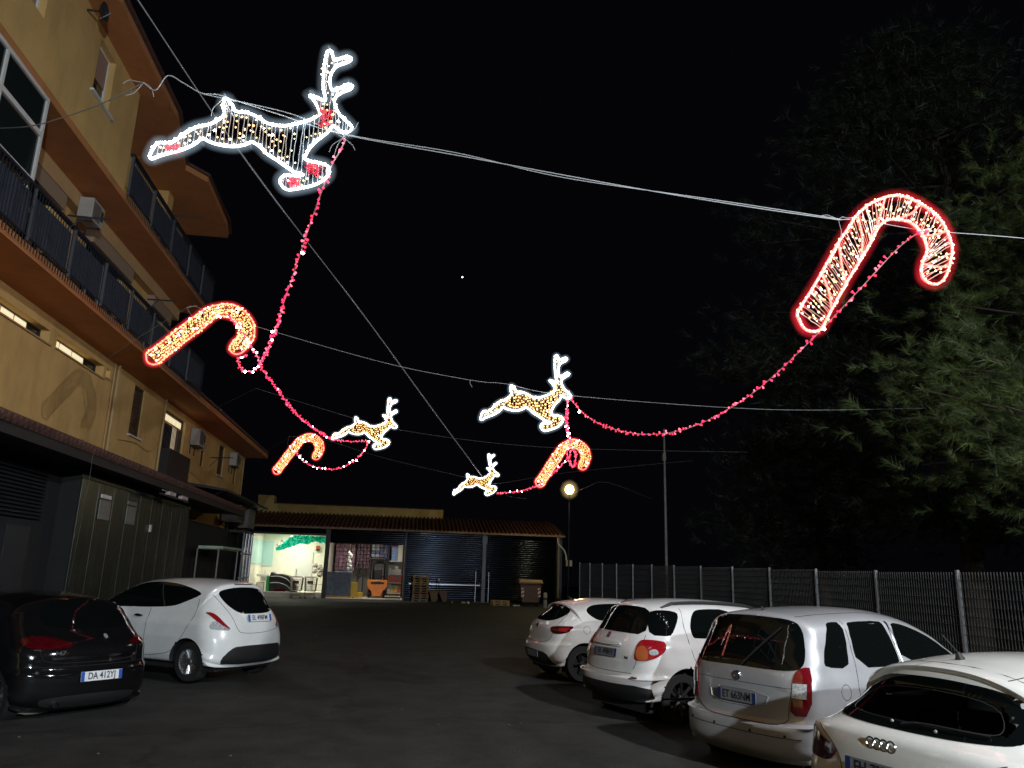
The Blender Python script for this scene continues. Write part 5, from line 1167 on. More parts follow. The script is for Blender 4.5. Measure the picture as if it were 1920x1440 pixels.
# pallets, trestle, bin and odds and ends outside
def pallet(x, y, z, rz, label, m, group='wooden pallets by the shutters'):
    t = thing('pallet', label, 'pallet', (x, y, z), rz, group)
    for i in range(5): b = MB(); b.box(-.5,.5,-.4+i*.175,-.4+i*.175+.10,.122,.144); b.build('deck_board', m, t)
    for yy in (-.36,-.02,.32):
        b = MB(); b.box(-.5,.5,yy-.04,yy+.04,.10,.120); b.box(-.5,.5,yy-.04,yy+.04,0,.02); b.build('stringer', m, t)
        for xx in (-.43,0,.43): b = MB(); b.box(xx-.07,xx+.07,yy-.045,yy+.045,.021,.099); b.build('block', m, t)
wood = [mat('wood_%d' % i, c_, .85, noise=.25, nscale=6) for i, c_ in enumerate([(.24,.17,.09),(.34,.24,.11),(.20,.13,.08),(.26,.10,.06),(.25,.22,.18)])]
names = ['bottom of the stack of wooden pallets','second from the bottom in the pallet stack','third from the bottom in the pallet stack','fourth in the pallet stack, reddish','fifth up in the pallet stack','sixth up in the pallet stack','seventh up in the pallet stack','eighth up in the pallet stack','ninth up in the pallet stack','tenth up in the pallet stack','top pallet of the stack by the shutter']
for i in range(11): pallet(1.31+.02*((i*7) % 3-1), 49.9, .004+i*.146, .02*((i*5) % 3-1), names[i], wood[[4,0,4,3,2,0,2,1,1,0,1][i]])
pallet(5.95, 47.0, .004, .12, 'pale wooden pallet lying flat on the asphalt before the right shutter', wood[1]); pallet(5.95, 47.0, .151, .10, 'pale wooden pallet on top of the one before the right shutter', wood[1])
tr = thing('trestle', 'low dark trestle with two slanted brown panels beside the pallet stack', 'trestle', (2.4, 49.6, 0))
b = MB(); b.prism([(-.55,.66),(0,.66),(-.12,.05),(-.38,.05)], 1, -.25, .25); b.build('left_panel', mat('brown_board', (.17,.11,.07), .8, noise=.2), tr)
b = MB(); b.prism([(.02,.66),(.52,.66),(.52,.04),(.30,.04)], 1, -.25, .25); b.build('right_panel', mat('brown_board2', (.14,.09,.07), .8, noise=.2), tr)
b = MB(); b.box(-.55,.52,-.3,.3,.662,.70); b.build('top_board', wood[0], tr); b = MB(); b.tube([(.02,0,.70),(.02,0,1.35)], .02, 6); b.build('post', M_dark, tr); b = MB(); b.box(-.02,.06,-.03,.03,1.28,1.42); b.build('tag', M_amber, tr)
sd = thing('barrier_frame', 'thin grey metal barrier frame standing around the post between the shutters', 'barrier', (5.22, 50.6, 0))
b = MB(); b.tube([(-.42,0,.03),(-.42,0,1.95)], .016, 5); b.build('left_upright', M_rim, sd); b = MB(); b.tube([(.42,0,.03),(.42,0,1.90)], .016, 5); b.build('right_upright', M_rim, sd)
b = MB(); b.tube([(-.6,-.1,.03),(.45,-.1,.03),(.45,.1,.03),(-.6,.1,.03)], .018, 5, closed=True); b.build('foot_frame', M_rim, sd); b = MB(); b.tube([(-.42,0,.9),(.42,0,.9)], .012, 5); b.build('crossbar', M_rim, sd)
bn = thing('dumpster', 'brown wheeled dumpster with striped reflective patches in front of the right shutter', 'dumpster', (7.75, 47.2, 0))
M_bin = mat('bin_brown', (.085,.045,.03), .6, noise=.25, nscale=4)
b = MB(); b.prism([(-.66,1.30),(-.52,.22),(.52,.22),(.66,1.30)], 1, -.5, .5); b.build('body', M_bin, bn, bevel=.03)
b = MB(); b.box(-.74,.74,-.56,.56,1.305,1.40); b.prism([(-.50,1.401),(-.42,1.54),(.42,1.54),(.50,1.401)], 0, -.70, .70); b.build('lid', mat('bin_lid', (.20,.11,.05), .5), bn, bevel=.02)
for s_ in (-1,1):
    b = MB(); x = s_*.50; b.box(x-.08,x+.08,-.545,-.515,.55,1.05); o = b.build('reflective_patch', M_frame, bn)
    for j in range(2): b = MB(); z = .60+j*.24; b.prism([(x-.08,z),(x+.08,z+.10),(x+.08,z+.20),(x-.08,z+.10)], 1, -.552, -.546); b.build('red_stripe', M_red, o)
    for yy in (-.38,.38): b = MB(); b.lathe([(0,-.03),(.10,-.03),(.10,.03),(0,.03)], c=(s_*.46,yy,.102), n=14, axis='x'); b.build('wheel', M_tyre, bn)
    b = MB(); b.tube([(s_*.70,-.3,1.2),(s_*.78,0,1.2),(s_*.70,.3,1.2)], .025, 6); b.build('lift_bar', M_dark, bn)
wp = thing('short_bollard', 'short white and grey bollard beside the dumpster', 'bollard', (8.35, 45.2, 0)); b = MB(); b.lathe([(.11,0),(.11,.8),(.08,.84),(0,.85)], n=14); b.build('post', M_ac, wp, smooth=True); b = MB(); b.lathe([(.113,.45),(.113,.56)], n=14); b.build('band', M_dark, wp)
rn = random.Random(9)
for i, (x, lab) in enumerate([(3.25,'small pale scrap on the ground near the trestle'),(3.95,'light cardboard offcut lying before the left shutter'),(4.25,'crumpled white paper lying before the left shutter'),(6.95,'thin white plank lying on the asphalt left of the dumpster')]):
    b = MB(); w_ = [.10,.32,.14,.42][i]; b.prism([(-w_/2,0),(w_/2,0),(w_*.4,.10),(-w_*.3,.13)] if i < 3 else [(-w_/2,0),(w_/2,0),(w_/2,.05),(-w_/2,.05)], 1, -.15, .15); o = b.build('litter', M_frame if i in (2,3) else wood[1]); o.location = (x, 49.0 if i < 3 else 47.0, .003); tag(o, lab, 'litter')
dp = thing('duct_pipe', 'pale bent pipe with a grey junction box at the right end of the warehouse', 'pipe', (10.2, 51.2, 0))
b = MB(); b.tube([(0.0,0,4.4),(.05,0,3.9),(.5,0,3.45),(.62,0,3.1),(.62,0,2.85)], .05, 7); b.build('bent_pipe', M_frame, dp, smooth=True); b = MB(); b.box(.6,1.0,-.1,.1,2.45,2.84); b.build('junction_box', M_ac, dp); b = MB(); b.box(.03,.16,0,.2,.4,4.3); b.build('trim_strip', M_sign, dp)

# ---- mesh fence along the right side
FX = 8.4
M_galv = mat('galvanised_steel', (.30,.32,.34), .45, .6, noise=.2, nscale=8)
M_wire = mat('fence_wire', (.045,.045,.042), .6, .1)
fn = thing('mesh_fence', 'grey steel mesh fence with pale posts behind the right row of parked cars', 'fence', (FX, 0, 0))
def ft(y): return 2.02+max(0, y-13)*.0165
posts = [6.9, 8.95, 11.0, 13.09, 15.15, 17.2, 19.25, 21.4, 23.6, 25.8, 28.0, 30.2, 32.4, 34.6, 36.6]
for y in posts:
    b = MB(); b.box(-.022,.022,y-.022,y+.022,gz(FX,y)-.2,ft(y)+.03); b.build('post', M_galv, fn); 
bar = None
for y0, y1 in zip(posts, posts[1:]):
    b = MB(); y = y0+.06; h = ft((y0+y1)/2); g0 = gz(FX, y0)+.08
    st_ = .062 if y0 < 24 else .124
    while y < y1-.04: b.box(-.006,.006,y-.0035,y+.0035,g0,h); y += st_
    z = g0+.04
    while z < h: b.box(-.010,.010,y0+.03,y1-.03,z-.003,z+.003); z += .132 if y0 < 24 else .20
    b.build('mesh_panel', M_wire, fn)
fl = thing('tall_pole', 'slim bare grey pole rising behind the mesh fence', 'pole', (8.75, 25.3, 0))
b = MB(); b.tube([(0,0,-.1),(0,0,6.85)], [.055,.032], 8); b.build('shaft', M_sign, fl, smooth=True); b = MB(); b.box(-.07,.03,-.06,.06,5.75,6.0); b.build('bracket', M_sign, fl)
o = thing('tall_pole', 'faint dark pole far behind the warehouse roof', 'pole', (11.0, 70, 0)); b = MB(); b.tube([(0,0,0),(0,0,9.4)], .08, 6); b.build('shaft', M_dark, o); b = MB(); b.box(-.12,.12,-.1,.1,9.2,9.5); b.build('cap', M_dark, o)
# lamps of the lot, and the post of the added fill lamp
yl = thing('globe_lamp', 'lit yellow-white globe street lamp on a slim pole right of the warehouse', 'street lamp', (LAMP_YARD[0], LAMP_YARD[1], 0))
b = MB(); b.tube([(0,0,0),(0,0,6.42)], [.06,.04], 8); b.build('pole', M_dark, yl, smooth=True)
M_globe = mat('lamp_globe', (1,1,.9), .5, emis=(1.0,.80,.36), strength=4.5, sampled=False)
b = MB(); b.lathe([(.001,-.29),(.13,-.26),(.24,-.15),(.28,0),(.24,.15),(.13,.26),(.001,.29)], c=(0,0,6.75), n=20); b.build('globe', M_globe, yl, smooth=True)
b = MB(); b.lathe([(.001,-.62),(.27,-.56),(.50,-.36),(.62,0),(.50,.36),(.27,.56),(.001,.62)], c=(0,0,6.75), n=24); b.build('globe_halo', glow_halo('globe_halo_glow', (1.0,.72,.28), .30), yl, smooth=True)  # glow shell added around the globe in place of lens glare
b = MB(); b.lathe([(.04,6.36),(.10,6.40),(.10,6.46),(.0,6.46)], n=12); b.build('collar', M_dark, yl)
ml = thing('street_lamp', 'tall street lamp with a flat head beside the fence, outside the photo to the right', 'street lamp', (9.2, 1.0, 0))
b = MB(); b.tube([(0,0,-.1),(0,0,8.7),(0,.3,8.95),(0,.75,8.95)], [.08,.06,.05,.05], 8); b.build('pole', M_galv, ml, smooth=True); b = MB(); b.box(-.16,.16,.55,1.25,8.93,9.03); b.build('lamp_head', M_galv, ml, bevel=.02)
bl = thing('street_lamp', 'added fill lamp on a lower post, unseen behind the camera', 'street lamp', (LAMP_FILL[0], LAMP_FILL[1]-.6, 0))  # unseen fill lamp; its post and head are made up
b = MB(); b.tube([(0,0,0),(0,0,5.8),(0,.5,5.95)], .05, 8); b.build('pole', M_galv, bl, smooth=True); b = MB(); b.box(-.15,.15,.35,.95,5.85,5.95); b.build('lamp_head', M_galv, bl)
b = MB(); b.octa((28.8,480,193),.55); o = b.build('planet', mat('planet_light', (1,1,1), .5, emis=(1,.95,.88), strength=8, sampled=False)); tag(o, 'tiny bright planet in the black sky above the middle of the lot', 'planet')

# grit and small stones lying about on the asphalt
b = MB(); rn = random.Random(77)
for i in range(170):
    x, y = rn.uniform(-6, 8), rn.uniform(2.5, 48)*rn.random()**.5+1.5
    s_ = rn.uniform(.006,.018)*(1+y*.03); q = gz(x, y)+.002
    b.octa((x, y, q+s_*.35), s_, st=.5)
o = b.build('grit', mat('grit', (.10,.095,.085), .9, noise=.5, nscale=2)); o['kind'] = 'stuff'
# ================================================================ CHRISTMAS LIGHTS STRUNG ACROSS THE LOT
E_white = mat('led_white', (.9,.95,1), .4, emis=(.90,.97,1.0), strength=7)
E_bulb_w = mat('led_white_bulb', (.9,.95,1), .4, emis=(.92,.97,1.0), strength=26, sampled=False)
E_warm = mat('led_warm_bulb', (1,.8,.5), .4, emis=(1.0,.55,.20), strength=2.6, sampled=False)
E_cream = mat('led_cream_bulb', (1,.9,.7), .4, emis=(1.0,.66,.32), strength=3.2, sampled=False)
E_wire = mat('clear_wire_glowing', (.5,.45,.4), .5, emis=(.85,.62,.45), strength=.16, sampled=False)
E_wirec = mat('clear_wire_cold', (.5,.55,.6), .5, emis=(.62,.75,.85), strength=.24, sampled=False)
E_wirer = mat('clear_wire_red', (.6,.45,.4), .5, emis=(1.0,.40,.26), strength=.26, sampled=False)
E_redrope = mat('led_red_rope', (1,.2,.15), .4, emis=(1.0,.09,.07), strength=4.5)
E_redbulb = mat('led_pink_bulb', (1,.5,.4), .4, emis=(1.0,.36,.28), strength=6.5, sampled=False)
E_ruby = mat('led_ruby_bulb', (.8,.05,.12), .4, emis=(1.0,.025,.10), strength=2.3, sampled=False)
E_ruby2 = mat('led_rose_bulb', (.9,.2,.3), .4, emis=(1.0,.10,.17), strength=3.0, sampled=False)
E_tinsel = mat('red_tinsel', (.5,.02,.05), .4, emis=(1.0,.03,.08), strength=.42, sampled=False)
G_white = glow_halo('rope_halo_white', (.62,.82,1.0), .14)  # colours of the bloom added around the ropes
G_red = glow_halo('rope_halo_red', (1.0,.03,.05), .36)
M_metal = mat('display_frame', (.35,.35,.36), .5, .5)
M_cord = mat('grey_cord', (.40,.42,.44), .6)
M_cord2 = mat('dark_cord', (.14,.14,.15), .7)
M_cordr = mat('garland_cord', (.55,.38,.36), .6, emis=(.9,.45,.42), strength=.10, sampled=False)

DEER = [(-1.021,-.527),(-1.038,-.483),(-.984,-.354),(-.868,-.341),(-.734,-.207),(-.651,-.144),(-.521,-.089),(-.419,.017),(-.441,.109),(-.422,.2),(-.364,.146),(-.309,.071),(-.217,.069),(-.121,.04),(.003,-.027),(.144,-.037),(.258,-.003),(.371,.044),(.472,.118),(.479,.167),(.422,.27),(.369,.333),(.43,.32),(.528,.297),(.496,.419),(.484,.6),(.487,.771),(.504,.859),(.547,.851),(.572,.768),(.643,.799),(.715,.823),(.742,.791),(.696,.749),(.614,.702),(.571,.64),(.552,.552),(.57,.435),(.602,.418),(.682,.47),(.74,.506),(.772,.484),(.762,.452),(.676,.399),(.623,.337),(.62,.267),(.671,.162),(.749,.089),(.807,.027),(.793,-.022),(.735,-.036),(.686,-.021),(.623,.013),(.571,-.068),(.474,-.174),(.412,-.275),(.392,-.371),(.47,-.395),(.577,-.41),(.627,-.451),(.622,-.531),(.547,-.611),(.459,-.66),(.347,-.698),(.245,-.715),(.182,-.656),(.182,-.604),(.225,-.567),(.322,-.563),(.39,-.543),(.319,-.531),(.234,-.487),(.123,-.414),(.025,-.358),(-.051,-.287),(-.125,-.249),(-.19,-.283),(-.289,-.314),(-.403,-.314),(-.508,-.293),(-.591,-.263),(-.651,-.329),(-.764,-.407),(-.87,-.452),(-.944,-.486)]
CANE = [(-.698,-1.078),(-.683,-1.158),(-.64,-1.236),(-.561,-1.27),(-.463,-1.243),(-.394,-1.15),(-.322,-1.021),(-.195,-.817),(-.097,-.655),(.033,-.46),(.182,-.231),(.286,-.046),(.383,.052),(.503,.078),(.663,.064),(.758,-.016),(.82,-.128),(.835,-.258),(.78,-.365),(.746,-.469),(.75,-.569),(.81,-.621),(.896,-.636),(.99,-.578),(1.063,-.456),(1.109,-.321),(1.138,-.202),(1.106,-.027),(1.041,.115),(.933,.225),(.779,.315),(.62,.366),(.455,.35),(.301,.281),(.162,.193),(.034,.062),(-.048,-.063),(-.178,-.249),(-.308,-.461),(-.468,-.728),(-.622,-.962)]
def pip(x, y, P):
    r = False; n = len(P)
    for i in range(n):
        x1, y1 = P[i]; x2, y2 = P[(i+1) % n]
        if (y1 > y) != (y2 > y) and x < (x2-x1)*(y-y1)/(y2-y1)+x1: r = not r
    return r
E_gold = mat('led_gold_bulb', (1,.7,.3), .4, emis=(1.0,.56,.17), strength=3.4, sampled=False)
E_orange = mat('led_orange_bulb', (1,.6,.3), .4, emis=(1.0,.42,.14), strength=3.0, sampled=False)
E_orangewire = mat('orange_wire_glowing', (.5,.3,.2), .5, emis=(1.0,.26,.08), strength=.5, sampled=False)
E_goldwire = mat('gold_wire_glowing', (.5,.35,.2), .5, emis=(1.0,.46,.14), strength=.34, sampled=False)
def make_deer(label, loc, dense=False):
    rn = random.Random(21)
    t = thing('reindeer_light', label, 'christmas light', loc, 0, 'leaping reindeer lights strung over the lot')
    O = [p for p in smooth_line([(x, 0, z) for x, z in DEER], 4, closed=True)]
    b = MB(); b.tube(O, .0055, 5, closed=True); b.v = [(x, y+.02, z) for x, y, z in b.v]; b.build('metal_frame', M_metal, t)
    b = MB(); b.tube(O, .018 if dense else .012, 6, closed=True); rope = b.build('rope_light', E_white, t, smooth=True)
    b = MB()
    for p in resample(O, .030, True):
        b.octa((p.x+rn.uniform(-.006,.006), p.y-.012+rn.uniform(-.008,.008), p.z+rn.uniform(-.006,.006)), rn.uniform(.008,.014))
    sub_ = b.build('led', E_bulb_w, rope, kind='stuff')
    b = MB(); b.tube(O, .085, 10, closed=True); b.build('rope_halo', G_white, rope, smooth=True)  # wide halo tube added as the rope's bloom, not a real casing
    wires, warm, cold, whit = MB(), MB(), MB(), MB(); x = -.98
    while x < .80:
        zs = [p[1] for p in DEER]; z = min(zs); run = None; xe = x
        while z < max(zs)+.02:
            ins = pip(x, z, DEER)
            if ins and run is None: run = z
            if not ins and run is not None:
                if z-run > .05:
                    n = max(2, int((z-run)/.06)); sl = rn.uniform(-.018,.018)
                    P = [(x+sl*(k/n)+rn.uniform(-.004,.004), rn.uniform(-.006,.006), run+(z-run)*k/n) for k in range(n+1)]
                    (cold if x > .22 and z < .2 else wires).tube(P, .0038, 3)
                    for q in P:
                        if dense or rn.random() < (.62 if x < .25 or z > .1 else .22):
                            d = rn.choice((-1,1))*rn.uniform(.012,.024)
                            (whit if rn.random() < (.03 if dense else .10) else warm).octa((q[0]+d, q[1]-.01, q[2]+rn.uniform(-.01,.01)), rn.uniform(.008,.014)*(1.35 if dense else 1), st=1.1)
                run = None
            z += .012
        x += rn.uniform(.034,.046)
    wires.build('light_string', E_goldwire if dense else E_wire, t, kind='stuff'); cold.build('light_string', E_goldwire if dense else E_wirec, t, kind='stuff')
    warm.build('warm_led', E_gold if dense else E_warm, t, kind='stuff')
    if whit.v: whit.build('white_led', E_bulb_w, t, kind='stuff')
    for (x0, x1, z0, z1, n) in () if dense else ((-.90,-.78,-.44,-.38,70),(.26,.36,-.68,-.58,60),(.42,.54,-.52,-.42,70),(.50,.60,-.01,.15,60),(.46,.50,.12,.18,18)):
        b = MB()
        for i in range(n):
            p = Vector((rn.uniform(x0,x1), rn.uniform(-.04,.01), rn.uniform(z0,z1))); q = p+Vector((rn.uniform(-.05,.05), rn.uniform(-.02,.02), rn.uniform(-.05,.05)))
            b.tube([p, (p+q)/2+Vector((rn.uniform(-.02,.02),0,rn.uniform(-.02,.02))), q], .0035, 3)
            if i % 6 == 0: b.octa(q, .009)
        b.build('tinsel_knot', E_tinsel, t, kind='stuff')
    return t
E_ropered2 = mat('led_red_bulb', (1,.3,.2), .4, emis=(1.0,.14,.08), strength=4.0, sampled=False)
def make_cane(label, loc, dense=False):
    rn = random.Random(33)
    t = thing('candy_cane_light', label, 'christmas light', loc, 0, 'candy cane lights strung over the lot')
    O = smooth_line([(x, 0, z) for x, z in CANE], 4, closed=True)
    b = MB(); b.tube(O, .006, 5, closed=True); b.v = [(x, y+.02, z) for x, y, z in b.v]; b.build('metal_frame', M_metal, t)
    b = MB(); b.tube(O, .014, 6, closed=True); rope = b.build('rope_light', E_redrope, t, smooth=True)
    b = MB()
    for p in resample(O, .034, True): b.octa((p.x+rn.uniform(-.008,.008), p.y-.012, p.z+rn.uniform(-.008,.008)), rn.uniform(.010,.016))
    b.build('led', E_ropered2 if dense else E_redbulb, rope, kind='stuff')
    b = MB(); b.tube(O, .088, 10, closed=True); b.build('rope_halo', G_red, rope, smooth=True)  # red bloom added around the rope as a glowing tube
    # centre line: pair up the inner and outer edge
    inner = smooth_line([(x, 0, z) for x, z in CANE[4:22]], 6); outer = list(reversed(smooth_line([(x, 0, z) for x, z in CANE[24:]+[CANE[0]]], 6)))
    def at_(L, s_):
        ln = [0]
        for a, e in zip(L, L[1:]): ln.append(ln[-1]+(e-a).length)
        d = s_*ln[-1]
        for i in range(len(L)-1):
            if ln[i+1] >= d: return L[i]+(L[i+1]-L[i])*((d-ln[i])/max(1e-9, ln[i+1]-ln[i]))
        return L[-1]
    wires, warm, whit, red = MB(), MB(), MB(), MB(); n = 120 if dense else 84; side = 0; prev = None
    for i in range(n):
        s_ = .01+.98*i/(n-1); a, e = at_(inner, s_), at_(outer, min(1, s_+rn.uniform(-.012,.012)))
        P = [a+(e-a)*(k/5)+Vector((rn.uniform(-.006,.006), rn.uniform(-.008,.008), rn.uniform(-.006,.006))) for k in range(6)]
        if i % 2: P.reverse()
        if prev is not None: wires.tube([prev]+P, .004, 3)
        else: wires.tube(P, .004, 3)
        prev = P[-1]
        for q in P:
            if rn.random() < (.95 if dense else .66): (whit if rn.random() < .05 else warm).octa((q.x+rn.uniform(-.02,.02), q.y-.01, q.z+rn.uniform(-.02,.02)), rn.uniform(.008,.0145)*(1.4 if dense else 1.05))
    for i in range(2 if dense else 7):
        s_ = .10+i*.135; a, e = at_(inner, s_), at_(outer, min(.99, s_+.075)); m_ = (a+e)/2+Vector((.02*(-1)**i, -.02, -.03))
        L = smooth_line([a, m_, e], 6); red.tube(L, .010, 5)
        for q in resample(L, .035): red.octa((q.x, q.y-.012, q.z), .012)
    wires.build('light_string', E_orangewire if dense else E_wirer, t, kind='stuff'); warm.build('warm_led', E_orange if dense else E_cream, t, kind='stuff'); whit.build('white_led', E_bulb_w, t, kind='stuff')
    red.build('stripe_rope', E_redrope, t, kind='stuff')
    return t
deer = make_deer('large white reindeer light at the upper left, nearest the camera, red tinsel at its hooves', (-1.56, 7.0, 6.04))
deer = make_deer('white reindeer light in the middle of the picture, red garlands hanging from its nose', (2.42, 15.0, 5.32), True); deer.rotation_euler = (0, -.03, 0)
copy_tree(deer, (-1.16, 22.5, 5.92), (0, .03, 0), .98, 'small white reindeer light left of the middle, above the small left candy cane')
copy_tree(deer, (2.66, 28.5, 5.25), (0, -.17, 0), .96, 'smallest and farthest white reindeer light, just left of the globe street lamp')
cane = make_cane('largest candy cane light, at the upper right before the pine tree', (4.56, 7.0, 5.55))
cane = make_cane('candy cane light by the ochre block, leaning left below the balconies', (-4.06, 14.5, 6.41), True); cane.rotation_euler = (0, .155, .22); cane.scale = (.93,)*3
copy_tree(cane, (4.43, 22.5, 5.48), (0, 0, 0), .905, 'candy cane light right above the globe street lamp with red garland bunched in its crook')
copy_tree(cane, (-4.10, 28.5, 6.23), (0, 0, 0), .93, 'farthest and smallest candy cane light, left of the small reindeer light')

# ---- cords from the building to the trees
def cord(name, label, paths, r=.008, cat='cable', group=None, m=None):
    b = MB()
    for P, rr in paths: b.tube(smooth_line(P, 8), (rr or r)*.72, 5)
    o = b.build(name, m or M_cord, smooth=True); tag(o, label, cat, group); return o
GC = 'cords carrying the christmas lights across the lot'
def frizz(p, n, l, seed):
    rn = random.Random(seed); out = []
    for i in range(n):
        q = Vector(p); P = [q.copy()]; d = Vector((rn.uniform(-1,1), rn.uniform(-.2,.2), rn.uniform(-1,.7))).normalized()
        for k in range(3): d = (d+Vector((rn.uniform(-.6,.6),0,rn.uniform(-.7,.4)))).normalized(); q = q+d*l/3; P.append(q.copy())
        out.append((P, .004))
    return out
cord('cable', 'white twin cord of the nearest row, carrying the large reindeer and large cane', [
 ([(-6.45,11.44,8.15),(-5.0,9.6,7.22),(-3.6,8.0,6.62),(-2.80,7.1,6.38)], .010),
 ([(-2.80,7.1,6.38),(-2.66,7.05,6.28),(-2.55,7.0,6.42),(-2.40,7.0,6.36),(-2.22,7.0,6.27),(-2.05,7.0,6.27),(-1.9,7.0,6.22)], .007),
 ([(-1.98,7.0,6.25),(-1.5,7.03,6.15),(-.8,7.03,5.99),(.43,7.0,5.86),(2.15,7.0,5.70),(3.4,7.0,5.61),(4.40,7.0,5.56)], .007),
 ([(-2.2,7.0,6.26),(-1.4,7.06,6.19),(-.8,7.05,6.01),(.3,7.02,5.91),(1.4,7.0,5.74),(3.0,7.0,5.655),(4.42,7.0,5.57)], .006),
 ([(4.40,7.0,5.56),(4.7,7.03,5.60),(5.4,7.03,5.55),(6.59,7.0,5.55),(9.5,7.3,5.7),(12.2,8.6,6.4)], .005)]
 + frizz((-2.80,7.1,6.38), 3, .22, 1)+frizz((-2.0,7.0,6.25), 3, .25, 2)+frizz((-.82,6.98,5.93), 7, .22, 3)+frizz((4.4,7.0,5.56), 3, .2, 5), group=GC)
cord('cable', 'thin cord of the second row, from below the first balcony across to the right', [
 ([(-7.49,19.5,6.66),(-6.0,17.2,6.63),(-4.45,15.0,6.66)], .007), ([(-4.45,15.0,6.66),(-4.3,15.0,6.70),(-4.0,14.9,6.58),(-3.11,15.0,6.38),(-.58,15.0,5.81),(1.2,15.0,5.56),(1.9,15.0,5.53),(3.2,15.0,5.37),(7.47,15.0,5.33),(11.5,15.5,5.7)], .006),
 ([(1.15,15.0,5.57),(1.16,15.0,5.49),(1.20,15.0,5.42)], .006)]+frizz((-4.45,15,6.66), 3, .2, 6), group=GC)
cord('cable', 'thin cord of the third row, from the low eaves past the small reindeer', m=M_cord2, paths=[
 ([(-6.44,26.33,6.93),(-5.4,24.3,6.85),(-4.47,22.5,6.81)], .008), ([(-4.47,22.5,6.81),(-1.83,22.5,6.14),(-.43,22.5,5.83),(3.87,22.5,5.53),(10.5,22.5,5.7)], .007)], group=GC)
cord('cable', 'faintest cord of the farthest row, from the corner of the ochre wall', m=M_cord2, paths=[
 ([(-7.45,36.5,6.55),(-5.8,32.4,6.40),(-4.26,28.5,6.44)], .009), ([(-4.26,28.5,6.44),(-3.02,28.5,6.37),(-1.0,28.5,5.85),(1.92,28.5,5.29),(3.2,28.5,5.05),(6.0,28.5,5.6),(11,28.5,6.3)], .008),
 ([(-4.3,28.5,6.44),(-4.34,28.5,6.20),(-4.30,28.5,6.05)], .006), ([(3.3,28.5,4.76),(3.9,28.5,4.60),(4.5,28.5,4.55)], .010)], group=GC)
cord('cable', 'long twisted cable running from the roof at the top left to the farthest reindeer', [
 ([(-6.6,12.9,13.4),(-5.9,14.2,12.75),(-4.1,17.1,10.95),(-1.56,21.3,8.95),(.8,25.2,6.95),(2.77,28.5,5.33)], .020),
 ([(-6.6,12.92,13.42),(-5.9,14.22,12.77),(-5.0,15.7,11.82),(-4.1,17.1,10.98),(-2.8,19.2,9.9),(-1.56,21.32,8.97),(.8,25.2,6.97),(2.77,28.5,5.35)], .014)])
cord('cable', 'short pale cable running from the globe lamp up to the right', [([(9.46,44.5,6.28),(10.9,46.0,7.1),(12.8,48.0,7.70),(17,52,7.2)], .014)])
cord('cable', 'thin cable hanging straight down before the grey panels from the tiled canopy', [([(-5.96,15.6,3.86),(-5.97,15.62,3.0),(-6.02,15.6,1.35)], .005)], m=M_rail)

# ---- red garlands
def garland(label, P, seed, dens=1.0, white=.05):
    rn = random.Random(seed); L = smooth_line(P, 10); t = thing('red_garland', label, 'garland', P[0], 0, 'red light garlands hanging between the figures')
    o0 = Vector(P[0]); b = MB(); b.tube([p-o0 for p in L], .007, 4); b.build('cord', M_cordr, t)
    a, c_, w_ = MB(), MB(), MB()
    for p in resample(L, .042/dens):
        d = Vector((rn.uniform(-1,1), rn.uniform(-1,1), rn.uniform(-1,1))).normalized()*rn.uniform(.02,.055); q = p-o0+d
        k = rn.random(); (w_ if k < white*.35 else c_ if k < .30 else a).tube([p-o0, q-d*.45, q], [.003,.011,.015], 4)
        if k < white*.35: w_.octa(q, .022)
    a.build('ruby_led', E_ruby, t, kind='stuff'); c_.build('rose_led', E_ruby2, t, kind='stuff')
    if w_.v: w_.build('white_led', E_bulb_w, t, kind='stuff')
    return t
garland('red garland hanging from the large reindeer down to the left candy cane', [(-0.80,7.00,5.92),(-0.87,7.06,5.78),(-0.93,7.15,5.71),(-1.07,7.50,5.52),(-1.30,8.30,5.38),(-1.65,9.60,5.23),(-2.18,11.80,5.26),(-2.85,14.50,5.47)], 1, 0.8, 0.04)
garland('short red garland looped under the hook of the left candy cane', [(-3.12,14.50,5.66),(-3.26,14.50,5.55),(-3.19,14.50,5.39),(-3.01,14.50,5.34),(-2.86,14.50,5.48),(-2.97,14.50,5.72),(-3.11,14.50,5.92),(-3.40,14.50,6.27),(-3.57,14.50,6.42)], 2, 1.7, 0.5)
garland('red garland from the left candy cane down to the small reindeer', [(-2.86,14.50,5.46),(-2.72,15.80,5.32),(-2.53,17.80,5.17),(-2.27,20.00,5.20),(-2.11,21.20,5.25),(-1.66,22.00,5.31),(-1.13,22.40,5.44)], 3, 1.1, 0.06)
garland('red garland sagging between the small reindeer and the small left candy cane', [(-1.12,22.40,5.41),(-1.34,23.30,5.19),(-1.79,24.50,5.01),(-2.36,25.50,4.94),(-2.99,26.50,5.10),(-3.56,27.40,5.41),(-4.06,28.40,5.91)], 4, 0.9, 0.25)
garland('longest red garland, sagging from the middle reindeer up to the large candy cane', [(3.19,15.00,5.33),(3.37,14.20,4.79),(3.65,13.30,4.39),(3.99,12.20,4.12),(4.27,11.00,4.05),(4.49,9.60,4.20),(4.69,8.50,4.55),(4.95,7.70,5.00),(5.21,7.25,5.39),(5.32,7.00,5.50),(5.42,6.98,5.54)], 5, 0.75, 0.1)
garland('short red garland hanging from the middle reindeer to the cane below', [(3.15,15.00,5.33),(3.23,15.40,5.14),(3.62,17.20,5.15),(4.81,22.40,5.72)], 6, 1.2, 0.1)
